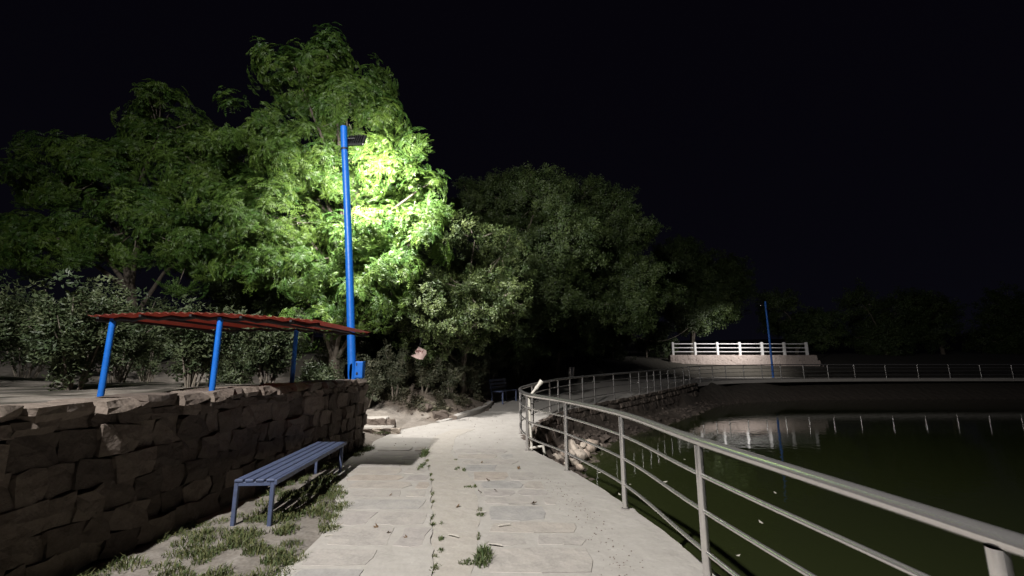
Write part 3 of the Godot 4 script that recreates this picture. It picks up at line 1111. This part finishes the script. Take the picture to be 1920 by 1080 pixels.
func rubble():
	var r := RandomNumberGenerator.new()
	r.seed = 77
	var bank := []
	var berm := []
	while bank.size() < 520:
		var x := r.randf_range(-6.0, 0.0)
		var z := r.randf_range(-18.0, -11.2)
		var l := nearest(LAND, Vector2(x, z))
		if l[1] > 0.0 or l[0] > 2.6: continue
		if trodden(x, z) > -0.05: continue
		var s := r.randf_range(0.012, 0.04) * (2.2 if r.randf() < 0.08 else 1.0)
		bank.append(Transform3D(Basis.from_euler(Vector3(r.randf(), r.randf() * TAU, r.randf())).scaled(Vector3(s, s * 0.6, s * 1.2)), Vector3(x, ground_height(x, z) + s * 0.1, z)))
	while berm.size() < 900:
		var k := r.randf() * 9.0 + 11.0
		var i := int(k)
		if i > POND.size() - 2: continue
		var a: Vector2 = POND[i]
		var b: Vector2 = POND[i + 1]
		var d := (b - a).normalized()
		var p := a.lerp(b, k - i) + Vector2(-d.y, d.x) * r.randf_range(0.3, 1.5)
		var s := r.randf_range(0.02, 0.07) * (1.8 if r.randf() < 0.1 else 1.0)
		berm.append(Transform3D(Basis.from_euler(Vector3(r.randf(), r.randf() * TAU, r.randf())).scaled(Vector3(s, s * 0.6, s * 1.2)), Vector3(p.x, ground_height(p.x, p.y) + s * 0.1, p.y)))
	loose_stones("bank_stones", "loose stones and clods strewn over the earth bank", bank, M.stone_b)
	loose_stones("shore_stones", "dark rubble strewn along the muddy shore below the retaining wall", berm, M.stone_a)
	for q in [[-2.05, -12.75, 0.22, 0.13, 0.17, "dark squat rock at the kerb's low end"], [-1.72, -12.75, 0.12, 0.09, 0.1, "small pale rock beside the kerb's low end"], [-2.5, -12.85, 0.16, 0.1, 0.12, "dark rock at the foot of the bank below the placard"]]:
		var o := put(rocks[3], numbered("rock"), M.stone_a if q[5].begins_with("dark") else M.stone_d)
		o.transform = Transform3D(Basis.from_euler(Vector3(0.1, q[0] * 9.0, 0.1)) * Basis.from_scale(Vector3(q[2], q[3], q[4])), Vector3(q[0], ground_height(q[0], q[1]) + q[3] * 0.4, q[1]))
		tag(o, q[5], "rock")

func hanging_sign():
	var t := thing("placard", "crooked pinkish-white placard with smudged red lettering hung among the bushes", "sign", Vector3(-2.62, 1.9, -12.3), 0.1)
	var im := Image.create(128, 128, false, Image.FORMAT_RGB8)
	im.fill(Color(0.78, 0.66, 0.64))
	var n := noise_bytes(61, 0.03, 128, 4)
	for y in 128: for x in 128:
		var c := Color(0.68, 0.60, 0.58).lerp(Color(0.58, 0.49, 0.47), n[y * 128 + x] / 255.0)
		im.set_pixel(x, y, c)
	# worn strokes: two unreadable lines, as in the photograph
	var r := RandomNumberGenerator.new()
	r.seed = 62
	for k in 34:
		var p := Vector2(26 + r.randf() * 66, 36 + r.randf() * 20)
		var q := p + Vector2(r.randf_range(-8, 8), r.randf_range(-11, 11))
		for j in 12:
			var m2 := p.lerp(q, j / 11.0)
			im.fill_rect(Rect2i(int(m2.x), int(m2.y), 3, 3), Color(0.26, 0.10, 0.10).lerp(Color(0.42, 0.24, 0.23), r.randf()))
	var m := StandardMaterial3D.new()
	m.resource_name = "placard_print"
	m.albedo_texture = ImageTexture.create_from_image(im)
	m.roughness = 0.8
	var outline := [Vector2(-0.05, 0.19), Vector2(0.17, 0.09), Vector2(0.18, 0.0), Vector2(0.08, -0.17), Vector2(-0.03, -0.16), Vector2(-0.25, -0.07), Vector2(-0.2, -0.035), Vector2(-0.1, -0.03), Vector2(-0.15, 0.05)]
	var st := start()
	for s in [1.0, -1.0]:
		for k in outline.size():
			var a: Vector2 = outline[k]
			var b: Vector2 = outline[(k + 1) % outline.size()]
			for p in [Vector2.ZERO, a, b]:
				st.set_normal(Vector3(0, 0, s))
				st.set_uv(Vector2(0.5 + p.x * 2.4, 0.5 - p.y * 2.4))
				st.add_vertex(Vector3(p.x, p.y, 0.004 * s + 0.6 * p.x * p.y))
	var plate := build(st, "plate", m, t)
	st = start()
	tube(st, [Vector3(-0.02, 0.16, 0), Vector3(0.02, 0.5, -0.05), Vector3(0.05, 0.95, -0.1)], 0.006, 0.006, 5)
	build(st, "hanging_wire", M.dark_metal, t)

func far_places():
	# lit wall with a white railing behind the far path
	var t := thing("boundary_wall", "floodlit pinkish stone wall beyond the far end of the pond railing", "wall", Vector3(20, 0.5, -38.6))
	var st := start()
	box(st, Transform3D(Basis.IDENTITY, Vector3(0.5, 0.9, 0)), Vector3(13.0, 2.0, 0.4), 0.05)
	build(st, "core", M.pink_plaster, t)
	var r := RandomNumberGenerator.new()
	r.seed = 71
	for row in 4:
		var x := -6.0 + r.randf() * 0.3
		while x < 7.0:
			var w := r.randf_range(0.4, 0.8)
			put(rocks[r.randi() % rocks.size()], "stone", M.pink_plaster, t, Transform3D(Basis.from_scale(Vector3(w * 0.54, 0.27, 0.12)), Vector3(x + w / 2, 0.25 + row * 0.46, 0.2)))
			x += w
	var f := thing("railing", "white painted railing on top of the floodlit pinkish wall", "railing", Vector3(20, 2.4, -38.6))
	for k in 7:
		st = start()
		box(st, Transform3D(Basis.IDENTITY, Vector3(-5.6 + k * 2.0, 0.55, 0)), Vector3(0.2, 1.2, 0.2), 0.02)
		build(st, "post", M.white_paint, f)
	for y in [0.3, 0.65, 1.0]:
		st = start()
		box(st, Transform3D(Basis.IDENTITY, Vector3(0.4, y, 0)), Vector3(12.0, 0.07, 0.06), 0.01)
		build(st, "rail", M.white_paint, f)
	# litter bin hung on a post beside the far path
	var bz := -22.5
	var b := thing("litter_bin", "grey litter bin on a short post beside the far path", "bin", Vector3(2.0, ground_height(2.0, bz), bz))
	b.position.x = 3.35
	b.position.z = -25.6
	b.position.y = ground_height(3.35, -25.6)
	st = start()
	tube(st, [Vector3(-0.2, -0.1, 0), Vector3(-0.2, 1.15, 0)], 0.045, 0.045, 8)
	build(st, "post", M.dark_metal, b)
	st = start()
	tube(st, [Vector3(0.08, 0.35, 0), Vector3(0.08, 1.0, 0)], 0.2, 0.24, 14)
	build(st, "bucket", M.steel, b)
	st = start()
	tube(st, [Vector3(0.08, 1.0, 0), Vector3(0.08, 1.03, 0)], 0.26, 0.26, 14)
	build(st, "rim", M.dark_metal, b)
	# sagging wire under the far trees
	st = start()
	var pts := []
	for k in 15:
		var q := k / 14.0
		pts.append(Vector3(lerpf(5.9, 9.9, q), 3.9 - 1.1 * (1.0 - pow(2.0 * q - 1.0, 2)) * 0.8 - 0.3 * q, -24.0))
	tube(st, pts, 0.012, 0.012, 5)
	tag(build(st, "cable", M.twig), "thin grey cable sagging below the broad tree's branches", "cable")

func litter():
	var r := RandomNumberGenerator.new()
	r.seed = 81
	for l in [[-0.08, -4.62, 0.13, 0.4], [-0.33, -5.0, 0.09, 0.2], [-0.55, -4.35, 0.12, -0.5], [-0.15, -4.15, 0.13, -0.3], [-1.72, -4.35, 0.07, 0.1]]:
		var st := start()
		var n := 4
		for k in n:
			var a := float(k) / n - 0.5
			var b := float(k + 1) / n - 0.5
			var ya: float = 0.018 + 0.006 * (0.25 - a * a) * 2.0
			var yb: float = 0.018 + 0.006 * (0.25 - b * b) * 2.0
			for s in [0.0, 0.0015]:
				quad(st, Vector3(a * l[2], ya + s, -0.009), Vector3(b * l[2], yb + s, -0.010), Vector3(b * l[2], yb + s, 0.009), Vector3(a * l[2], ya + s, 0.011), Vector3.UP)
		var o := build(st, "paper_strip", M.paper)
		o.position = Vector3(l[0], 0.0, l[1])
		o.rotation.y = l[3]
		tag(o, "thin pale scrap lying on the dusty paving", "litter", "pale scraps on the path")
	var spots := [[-1.18, -4.42], [-1.33, -4.55], [-0.98, -4.3], [-0.62, -5.2], [-0.4, -5.75], [-0.2, -5.8], [-0.33, -6.3], [0.25, -5.3], [-1.5, -5.6], [-0.5, -7.4], [0.1, -7.0]]
	for p in spots:
		var st := start()
		var w := r.randf_range(0.025, 0.05)
		leaflet(st, Vector3(-w, 0.01, 0), Vector3(0.95, 0.2, 0).normalized(), Vector3(0, 0.25, 1).normalized(), w * 2.2, w, Color.WHITE)
		leaflet(st, Vector3(-w * 0.5, 0.012, 0), Vector3(0.7, 0.5, 0.4).normalized(), Vector3(-0.4, 0.2, 0.9).normalized(), w * 1.6, w * 0.8, Color.WHITE)
		var o := build(st, "dead_leaf", M.dead_leaf)
		o.position = Vector3(p[0], 0.0, p[1])
		o.rotation.y = r.randf() * TAU
		tag(o, "small curled brown leaf dropped on the paving", "leaf", "fallen leaves on the path")
	for q in [[2.05, -10.6], [2.5, -9.6], [2.1, -8.9], [3.3, -9.8], [4.6, -12.0], [2.2, -7.0], [3.0, -6.2], [5.2, -9.0], [2.6, -5.2], [6.5, -11.0], [4.0, -7.4], [7.5, -8.0]]:
		var st := start()
		var w := r.randf_range(0.03, 0.06)
		leaflet(st, Vector3(-w, 0.004, 0), Vector3(1, 0.03, 0).normalized(), Vector3(0, 0.05, 1).normalized(), w * 2.2, w * 1.2, Color.WHITE)
		var o := build(st, "floating_leaf", M.paper)
		o.position = Vector3(q[0], -0.9, q[1])
		o.rotation.y = r.randf() * TAU
		tag(o, "pale leaf floating on the green pond water", "leaf", "leaves afloat on the pond")
	# grit on the verge by the pond
	var grit := MultiMesh.new()
	grit.transform_format = MultiMesh.TRANSFORM_3D
	grit.mesh = rocks[0]
	grit.instance_count = 300
	for k in 300:
		var z := r.randf_range(-6.5, -2.2)
		var x := curve_at(VERGE, z) + 0.14 + r.randfn() * 0.1
		var s := r.randf_range(0.002, 0.006)
		if k > 220:
			z = r.randf_range(-13.0, -8.5)
			x = r.randf_range(-2.6, -0.2)
			s *= 1.6
		grit.set_instance_transform(k, Transform3D(Basis.from_euler(Vector3(r.randf(), r.randf() * 6, r.randf())).scaled(Vector3(s, s * 0.6, s)), Vector3(x, path_height(z) + s * 0.3, z)))
	var g := MultiMeshInstance3D.new()
	g.name = "grit"
	g.multimesh = grit
	g.material_override = M.stone_d
	tag(g, "loose grit strewn over the paving beside the railing", "grit", "", "stuff")
	add_child(g)

func grasses():
	var r := RandomNumberGenerator.new()
	r.seed = 91
	var gname := "grass tufts in the paving joints"
	for g in [[-0.24, -3.92, 0.07, 0.2, 0.10, 300, "large grass tuft in the joint beside the middle strip"], [-0.35, -3.82, 0.09, 0.05, 0.06, 110, "low grass tuft spreading into the dusty strip"], [-1.56, -8.0, 0.05, 0.3, 0.16, 240, "dark grass tuft in the shadow's edge"], [-1.42, -7.1, 0.045, 0.3, 0.09, 170, "dry grass tuft at the corner of the roof's shadow"], [-0.62, -4.05, 0.025, 0.05, 0.05, 40, ""], [-0.66, -4.3, 0.03, 0.05, 0.06, 40, ""], [-0.6, -3.75, 0.03, 0.05, 0.05, 36, ""], [-0.34, -4.95, 0.045, 0.05, 0.06, 50, ""], [-0.55, -6.0, 0.09, 0.06, 0.05, 60, ""], [-0.85, -7.0, 0.04, 0.1, 0.06, 50, ""], [-0.72, -4.7, 0.02, 0.05, 0.04, 24, ""], [-3.0, -10.3, 0.2, 0.06, 0.08, 110, "sparse grass tuft at the foot of the lower stone step"], [-2.75, -8.5, 0.13, 0.2, 0.17, 200, "dark grass clump at the end of the stone wall"]]:
		var o := put(grass_mesh(r.randi(), g[2], g[3], g[4], g[5]), numbered("grass_tuft"), M.grass_blade)
		o.position = Vector3(g[0], 0.0 if g[0] > -2.9 else 0.03, g[1])
		tag(o, g[6] if g[6] else "tiny grass tuft in a joint of the paving", "grass", gname)
	for k in 16:
		var z := -3.4 - k * 0.29 + r.randf_range(-0.1, 0.1)
		var joint := JOINT_L if k % 3 else JOINT_R
		var o := put(grass_mesh(r.randi(), r.randf_range(0.012, 0.03), r.randf_range(0.05, 0.14), r.randf_range(0.03, 0.065), 44, 0.4), numbered("grass_tuft"), M.grass_blade)
		o.position = Vector3(curve_at(joint, z) + r.randf_range(0.0, 0.02), 0.0, z)
		tag(o, "tiny grass tuft in a joint of the paving", "grass", gname)
	var mm := MultiMesh.new()
	mm.transform_format = MultiMesh.TRANSFORM_3D
	mm.mesh = grass_mesh(5, 0.1, 0.1, 0.09, 60, 0.45)
	var spots := []
	for k in 900:
		var z := r.randf_range(-8.4, 0.5)
		var x := r.randf_range(wall_x(z) + 0.05, -1.6)
		var l := nearest(LAND, Vector2(x, z))
		if l[1] > 0.0 and l[0] > 0.12: continue
		if bumps.get_noise_2d(x * 14.0, z * 14.0) < (-0.12 if z > -6.0 else 0.0): continue
		spots.append(Vector3(x, -0.01, z))
	mm.instance_count = spots.size()
	for k in spots.size(): mm.set_instance_transform(k, Transform3D(Basis(Vector3.UP, r.randf() * TAU).scaled(Vector3.ONE * r.randf_range(0.6, 1.2)), spots[k]))
	var o := MultiMeshInstance3D.new()
	o.name = "grass"
	o.multimesh = mm
	o.material_override = M.grass_blade
	tag(o, "patchy dry grass between the path and the stone wall", "grass", "", "stuff")
	add_child(o)

func foliage():
	var pin := [pinnate_sprig(1), pinnate_sprig(2), pinnate_sprig(3)]
	var fine := [leafy_sprig(4, 0.075, 26, 0.16), leafy_sprig(5, 0.085, 24, 0.17)]
	var broad := [leafy_sprig(6, 0.092, 44, 0.28), leafy_sprig(7, 0.085, 48, 0.28)]
	var far := [leafy_sprig(8, 0.15, 44, 0.44)]
	tree("leafy_tree", "tall tree with drooping feathery leaves, floodlit bright green behind the blue pole", "", Vector3(-5.4, 0.9, -13.2), [[-5.75, 10.81, -12.10, 1.00], [-4.54, 10.43, -12.10, 0.70], [-5.00, 8.96, -11.80, 1.20], [-3.87, 8.57, -11.60, 0.75], [-4.90, 6.92, -11.50, 1.10], [-3.65, 6.88, -11.40, 1.00], [-2.64, 7.64, -11.30, 0.50], [-2.71, 6.40, -11.40, 0.75], [-1.97, 5.73, -11.40, 0.40], [-3.82, 5.26, -11.30, 1.10], [-2.47, 4.93, -11.20, 0.80], [-4.70, 4.53, -11.40, 1.00], [-3.34, 3.93, -11.40, 0.75], [-4.55, 3.38, -11.60, 0.70], [-6.23, 7.47, -11.60, 1.30], [-6.66, 5.52, -11.60, 1.30], [-6.90, 10.65, -12.40, 1.20], [-7.87, 8.42, -12.10, 1.30], [-8.13, 6.35, -12.10, 1.20], [-5.87, 4.02, -11.80, 0.90], [-2.75, 4.25, -11.6, 0.6], [-3.9, 3.1, -12.0, 0.7], [-5.6, 2.9, -11.9, 0.8], [-7.4, 4.3, -12.0, 1.0]],
		{"seed": 101, "girth": 0.2, "clumps": 17, "clump": 0.34, "per": 9, "size": 1.0, "sprigs": pin, "material": M.leaf_bright, "dark": Color(0.040, 0.098, 0.015), "light": Color(0.106, 0.176, 0.027)})
	tree("small_leaved_tree", "dull green small-leaved tree between the floodlit tree and the dark broad one", "", Vector3(-1.7, 0.6, -15.0), [[-1.22, 5.61, -13.50, 0.85], [-0.36, 5.15, -13.80, 0.80], [-1.38, 3.75, -12.10, 0.9], [-0.46, 3.45, -12.4, 0.85], [-1.66, 2.68, -12.0, 0.55], [-2.42, 3.4, -12.0, 0.75], [-0.9, 2.9, -12.3, 0.6], [-2.92, 2.61, -13.00, 0.55], [0.00, 4.47, -14.00, 0.65], [-1.3, 2.5, -13.6, 0.6], [-2.4, 2.0, -13.3, 0.5], [-0.7, 2.9, -13.9, 0.6], [-0.2, 3.3, -14.4, 0.6], [-3.3, 3.3, -12.9, 0.5]],
		{"seed": 102, "girth": 0.13, "clumps": 26, "clump": 0.34, "per": 10, "size": 1.0, "sprigs": fine, "material": M.leaf_dull, "dark": Color(0.035, 0.062, 0.015), "light": Color(0.09, 0.12, 0.034)})
	var A := [[-0.26, 9.32, -20.00, 1.70], [1.28, 9.26, -19.50, 1.60], [0.25, 6.74, -19.00, 1.70], [-1.93, 9.56, -21.00, 1.40], [0.95, 3.78, -19.00, 1.00], [1.86, 4.87, -18.30, 1.50], [2.16, 7.10, -18.50, 1.80], [-0.5, 4.6, -19.4, 1.3], [-0.2, 2.9, -20.2, 1.1], [0.6, 2.6, -20.6, 0.9]]
	var B := [[2.99, 8.67, -19.00, 1.60], [4.47, 8.28, -19.00, 1.40], [5.37, 7.44, -18.80, 1.10], [3.70, 5.99, -18.00, 1.60], [5.28, 5.28, -18.00, 1.20], [3.37, 4.10, -17.80, 1.10], [4.98, 3.90, -18.00, 1.00], [6.26, 4.75, -19.00, 0.70], [2.6, 3.2, -20.6, 1.0], [3.6, 3.0, -20.8, 0.9]]
	var C := [[10.35, 7.94, -26.00, 1.50], [12.08, 7.48, -27.00, 1.60], [9.48, 5.43, -25.00, 1.40], [11.10, 4.59, -26.00, 1.40], [13.14, 5.73, -27.00, 1.70], [14.64, 7.33, -28.00, 1.50]]
	tree("broad_tree", "dark dense round-crowned tree over the bench with a backrest", "trees beyond the pond's corner", Vector3(-0.9, 0.9, -20.6), A,
		{"seed": 103, "girth": 0.24, "clumps": 22, "clump": 0.46, "per": 11, "size": 1.0, "sprigs": broad, "material": M.leaf_dull, "dark": Color(0.024, 0.045, 0.010), "light": Color(0.058, 0.085, 0.021)})
	for l in B:
		for k in 3: l[k] = l[k] * 1.2 - (0.32 if k == 1 else 0.0)
		l[3] *= 1.2
	tree("broad_tree", "dark dense round-crowned tree leaning out over the far railing", "trees beyond the pond's corner", Vector3(2.6, 0.9, -26.4), B,
		{"seed": 104, "girth": 0.26, "clumps": 20, "clump": 0.5, "per": 11, "size": 1.15, "sprigs": broad, "material": M.leaf_dull, "dark": Color(0.024, 0.045, 0.010), "light": Color(0.058, 0.085, 0.021)})
	for l in C:
		for k in 3: l[k] = l[k] * 1.5 - (0.8 if k == 1 else 0.0)
		l[3] *= 1.5
	tree("broad_tree", "dim dark tree standing behind the floodlit pinkish wall", "trees beyond the pond's corner", Vector3(17.5, 1.2, -42.0), C,
		{"seed": 105, "girth": 0.3, "clumps": 11, "clump": 0.7, "per": 10, "size": 1.0, "sprigs": far, "material": M.leaf_dull, "dark": Color(0.024, 0.045, 0.010), "light": Color(0.058, 0.085, 0.021)})
	tree("leafy_tree", "second tall feathery tree on the terrace behind the red-roofed shelter", "", Vector3(-12.2, 1.5, -13.8), [[-10.05, 7.62, -13.00, 1.50], [-12.10, 9.41, -13.50, 1.60], [-13.16, 7.62, -13.00, 1.60], [-11.39, 5.65, -12.50, 1.40], [-9.67, 4.98, -12.50, 1.30], [-13.12, 5.32, -12.50, 1.30], [-15.65, 7.85, -13.50, 1.30], [-15.50, 5.46, -13.00, 1.20]],
		{"seed": 106, "girth": 0.2, "clumps": 15, "clump": 0.36, "per": 9, "size": 1.0, "sprigs": pin, "material": M.leaf_bright, "dark": Color(0.040, 0.098, 0.015), "light": Color(0.106, 0.176, 0.027)})
	# thicket closing the view below the crowns
	var low := [[-4.6, -18.6], [-2.6, -22.6], [-0.6, -25.5], [1.6, -29.2], [4.6, -32.8], [8.6, -37.0], [-8.2, -17.6], [-12.0, -18.5], [-5.6, -23.5], [12.6, -40.5]]
	for k in low.size():
		var q: Array = low[k]
		var y0 := ground_height(q[0], q[1])
		var rr := RandomNumberGenerator.new()
		rr.seed = 160 + k
		var lobes := []
		for j in 6: lobes.append([q[0] + rr.randf_range(-1.5, 1.5), y0 + 0.9 + j * 0.75, q[1] + rr.randf_range(-0.9, 0.9), rr.randf_range(1.1, 1.6)])
		tree("thicket_tree", "low dark tree of the thicket behind the broad trees", "thicket behind the trees", Vector3(q[0], y0, q[1]), lobes,
			{"seed": 170 + k, "girth": 0.1, "clumps": 7, "clump": 0.6, "per": 9, "size": 0.9, "sprigs": far, "material": M.leaf_dull, "dark": Color(0.024, 0.045, 0.010), "light": Color(0.058, 0.085, 0.021)})
	# trees across the pond
	var r := RandomNumberGenerator.new()
	r.seed = 107
	for k in 5:
		var x := 30.0 + k * 8.5 + r.randf_range(-1, 1)
		var z := -44.0 - r.randf() * 5.0
		var lobes := []
		for j in 6: lobes.append([x + r.randf_range(-2.8, 2.8), r.randf_range(4.0, 8.5), z + r.randf_range(-1.5, 1.5), r.randf_range(1.6, 2.4)])
		tree("distant_tree", "dark tree in the row on the pond's far bank", "row of trees on the far bank", Vector3(x, 1.1, z), lobes,
			{"seed": 110 + k, "girth": 0.25, "clumps": 5, "clump": 0.8, "per": 9, "size": 1.1, "sprigs": far, "material": M.leaf_dull, "dark": Color(0.024, 0.045, 0.010), "light": Color(0.058, 0.085, 0.021)})
	# bushes on the bank and the terrace
	var bank := [[-4.6, -11.9, 0.55, 0.9], [-4.2, -12.7, 0.75, 1.35], [-3.5, -13.1, 0.8, 1.5], [-2.7, -13.4, 0.75, 1.2], [-2.0, -14.0, 0.7, 1.1], [-1.5, -15.2, 0.8, 1.2], [-3.0, -14.6, 1.0, 1.9], [-1.6, -17.3, 0.9, 1.3], [-1.0, -19.2, 1.0, 1.3], [0.4, -21.4, 1.0, 1.4], [1.8, -24.2, 1.0, 1.4], [-5.4, -13.6, 1.0, 1.8]]
	var bank_labels := ["low bush at the top of the dirt ramp behind the blue electrical box", "scrubby bush on the bank above the stone steps", "scrubby bush on the bank left of the placard, tallest along its crest", "scrubby bush directly below the crooked placard", "low bush on the bank just past the placard", "low bush at the foot of the small-leaved tree", "tall twiggy bush behind the crooked placard", "bush on the bank just before the far bench", "bush behind the far bench's backrest", "dark bush beside the path past the far bench", "dark bush beside the litter bin", "tall bush against the floodlit tree's trunk"]
	for k in bank.size():
		var b: Array = bank[k]
		shrub(bank_labels[k], "bushes on the earth bank", Vector3(b[0], ground_height(b[0], b[1]), b[1]), b[2], b[3], fine, Color(0.045, 0.06, 0.03), Color(0.12, 0.12, 0.075), 120 + k)
	var r2 := RandomNumberGenerator.new()
	r2.seed = 131
	var creep := []
	while creep.size() < 1100:
		var x := r2.randf_range(-7.0, -0.6)
		var z := r2.randf_range(-17.0, -11.6)
		var l := nearest(LAND, Vector2(x, z))
		if l[1] > 0.0 or l[0] < 0.4 or l[0] > 3.0 or trodden(x, z) > -0.3: continue
		if bumps.get_noise_2d(x * 8.0, z * 8.0) < 0.0: continue
		creep.append([Vector3(x, ground_height(x, z) + 0.05, z), Vector3(r2.randfn() * 0.4, 1, r2.randfn() * 0.4).normalized(), r2.randf_range(0.6, 1.1)])
	var holder := thing("ground_cover", "low weedy creepers and dry stalks covering the bank's crest", "weeds")
	holder.set_meta("kind", "stuff")
	scatter(holder, [fine[0]], creep, M.leaf_dull, Color(0.05, 0.055, 0.03), Color(0.13, 0.115, 0.075), r2)
	var terrace := [[-4.1, -9.3, 0.6, 0.9], [-4.6, -8.2, 0.7, 1.2], [-5.6, -7.6, 0.9, 1.4], [-6.6, -6.6, 0.9, 1.5], [-7.6, -8.4, 1.1, 1.7], [-9.0, -7.2, 1.1, 1.6], [-10.6, -9.5, 1.2, 1.8], [-7.9, -5.2, 0.9, 1.2], [-12.0, -7.5, 1.2, 1.7], [-9.6, -11.5, 1.2, 1.8], [-6.6, -10.4, 1.0, 1.6]]
	var terrace_labels := ["low bush on the terrace just behind the blue pole's electrical box", "bush on the terrace between the blue pole and the red roof's far post", "leafy bush behind the red roof, nearest its far post", "leafy bush behind the middle of the red roof", "tall bush between the second feathery tree and the shelter", "leafy bush framed by the shelter's two nearer posts", "large bush at the foot of the second feathery tree", "low leafy bush right beside the shelter's nearer outer post", "wide bush at the terrace's open side beyond the shelter", "tall bush between the two feathery trees", "bush below the floodlit tree's outer boughs on the terrace"]
	for k in terrace.size():
		var b: Array = terrace[k]
		shrub(terrace_labels[k], "bushes on the terrace", Vector3(b[0], ground_height(b[0], b[1]), b[1]), b[2], b[3], fine, Color(0.04, 0.065, 0.025), Color(0.09, 0.11, 0.05), 140 + k)

func _ready():
	# ---- camera
	var cam := Camera3D.new()
	cam.name = "camera"
	cam.fov = 68.04
	cam.far = 600.0
	cam.near = 0.05
	cam.position = Vector3(0, 1.6, 0)
	cam.rotation_degrees = Vector3(10.13, 0, 0)
	add_child(cam)
	cam.current = true
	# ---- night sky and exposure
	var env := Environment.new()
	var sky := ProceduralSkyMaterial.new()
	sky.sky_top_color = Color8(5, 4, 9)
	sky.sky_horizon_color = Color8(8, 8, 14)
	sky.ground_bottom_color = Color8(4, 4, 6)
	sky.ground_horizon_color = Color8(8, 8, 14)
	sky.sky_curve = 0.2
	env.background_mode = Environment.BG_SKY
	env.sky = Sky.new()
	env.sky.sky_material = sky
	env.tonemap_mode = Environment.TONE_MAPPER_LINEAR
	env.tonemap_exposure = 1.0
	env.sdfgi_enabled = true
	env.ssao_enabled = true
	env.ssil_enabled = true
	var we := WorldEnvironment.new()
	we.name = "night"
	we.environment = env
	add_child(we)
	# ---- faint directional fill, added for ambient without a visible source
	var night_fill := DirectionalLight3D.new()
	night_fill.name = "added_night_fill"
	night_fill.light_energy = 0.004
	night_fill.light_angular_distance = 0.5
	night_fill.light_color = Color(0.85, 0.9, 1.0)
	night_fill.rotation_degrees = Vector3(-55, -30, 0)
	night_fill.shadow_enabled = true
	night_fill.sky_mode = DirectionalLight3D.SKY_MODE_LIGHT_ONLY
	add_child(night_fill)
	# ---- lamps: the blue pole in view, its twin beside the camera, another by the far wall
	materials()
	light_pole("blue lamp pole leaning beside the red roof, a dark floodlight near its top", "", Vector3(-3.16, 1.29, -8.62), Vector3(-3.70, 6.74, -8.62), Vector3(0.25, -0.27, -0.1), Vector3(0.3, -1.75, -3.8), 140.0, 83.0, true)
	light_pole("blue lamp pole on the terrace facing the path beside the bench", "", Vector3(-4.75, 1.25, 1.95), Vector3(-4.56, 8.4, 1.95), Vector3(0.3, -0.2, -0.15), Vector3(3.5, -3.2, -8.0), 218.0, 80.0, false)
	light_pole("blue lamp pole on the far path turned to the pinkish wall", "", Vector3(20.5, path_height(-34.0), -34.2), Vector3(20.5, 6.6, -34.2), Vector3(-0.2, -0.2, -0.25), Vector3(-1.0, -2.6, -2.4), 70.0, 60.0, false)
	# ---- setting
	for k in 7: rocks.append(make_rock(200 + k, 0.72))
	for k in 4: round_rocks.append(round_rock(220 + k))
	make_ground()
	make_water()
	var path := make_path()
	make_flagstones(path)
	terrace_wall()
	pond_wall()
	steps()
	bank_kerb()
	rubble()
	# ---- things
	railing()
	water_pipe()
	boulders()
	shelter()
	near_bench()
	far_bench()
	hanging_sign()
	far_places()
	foliage()
	grasses()
	litter()
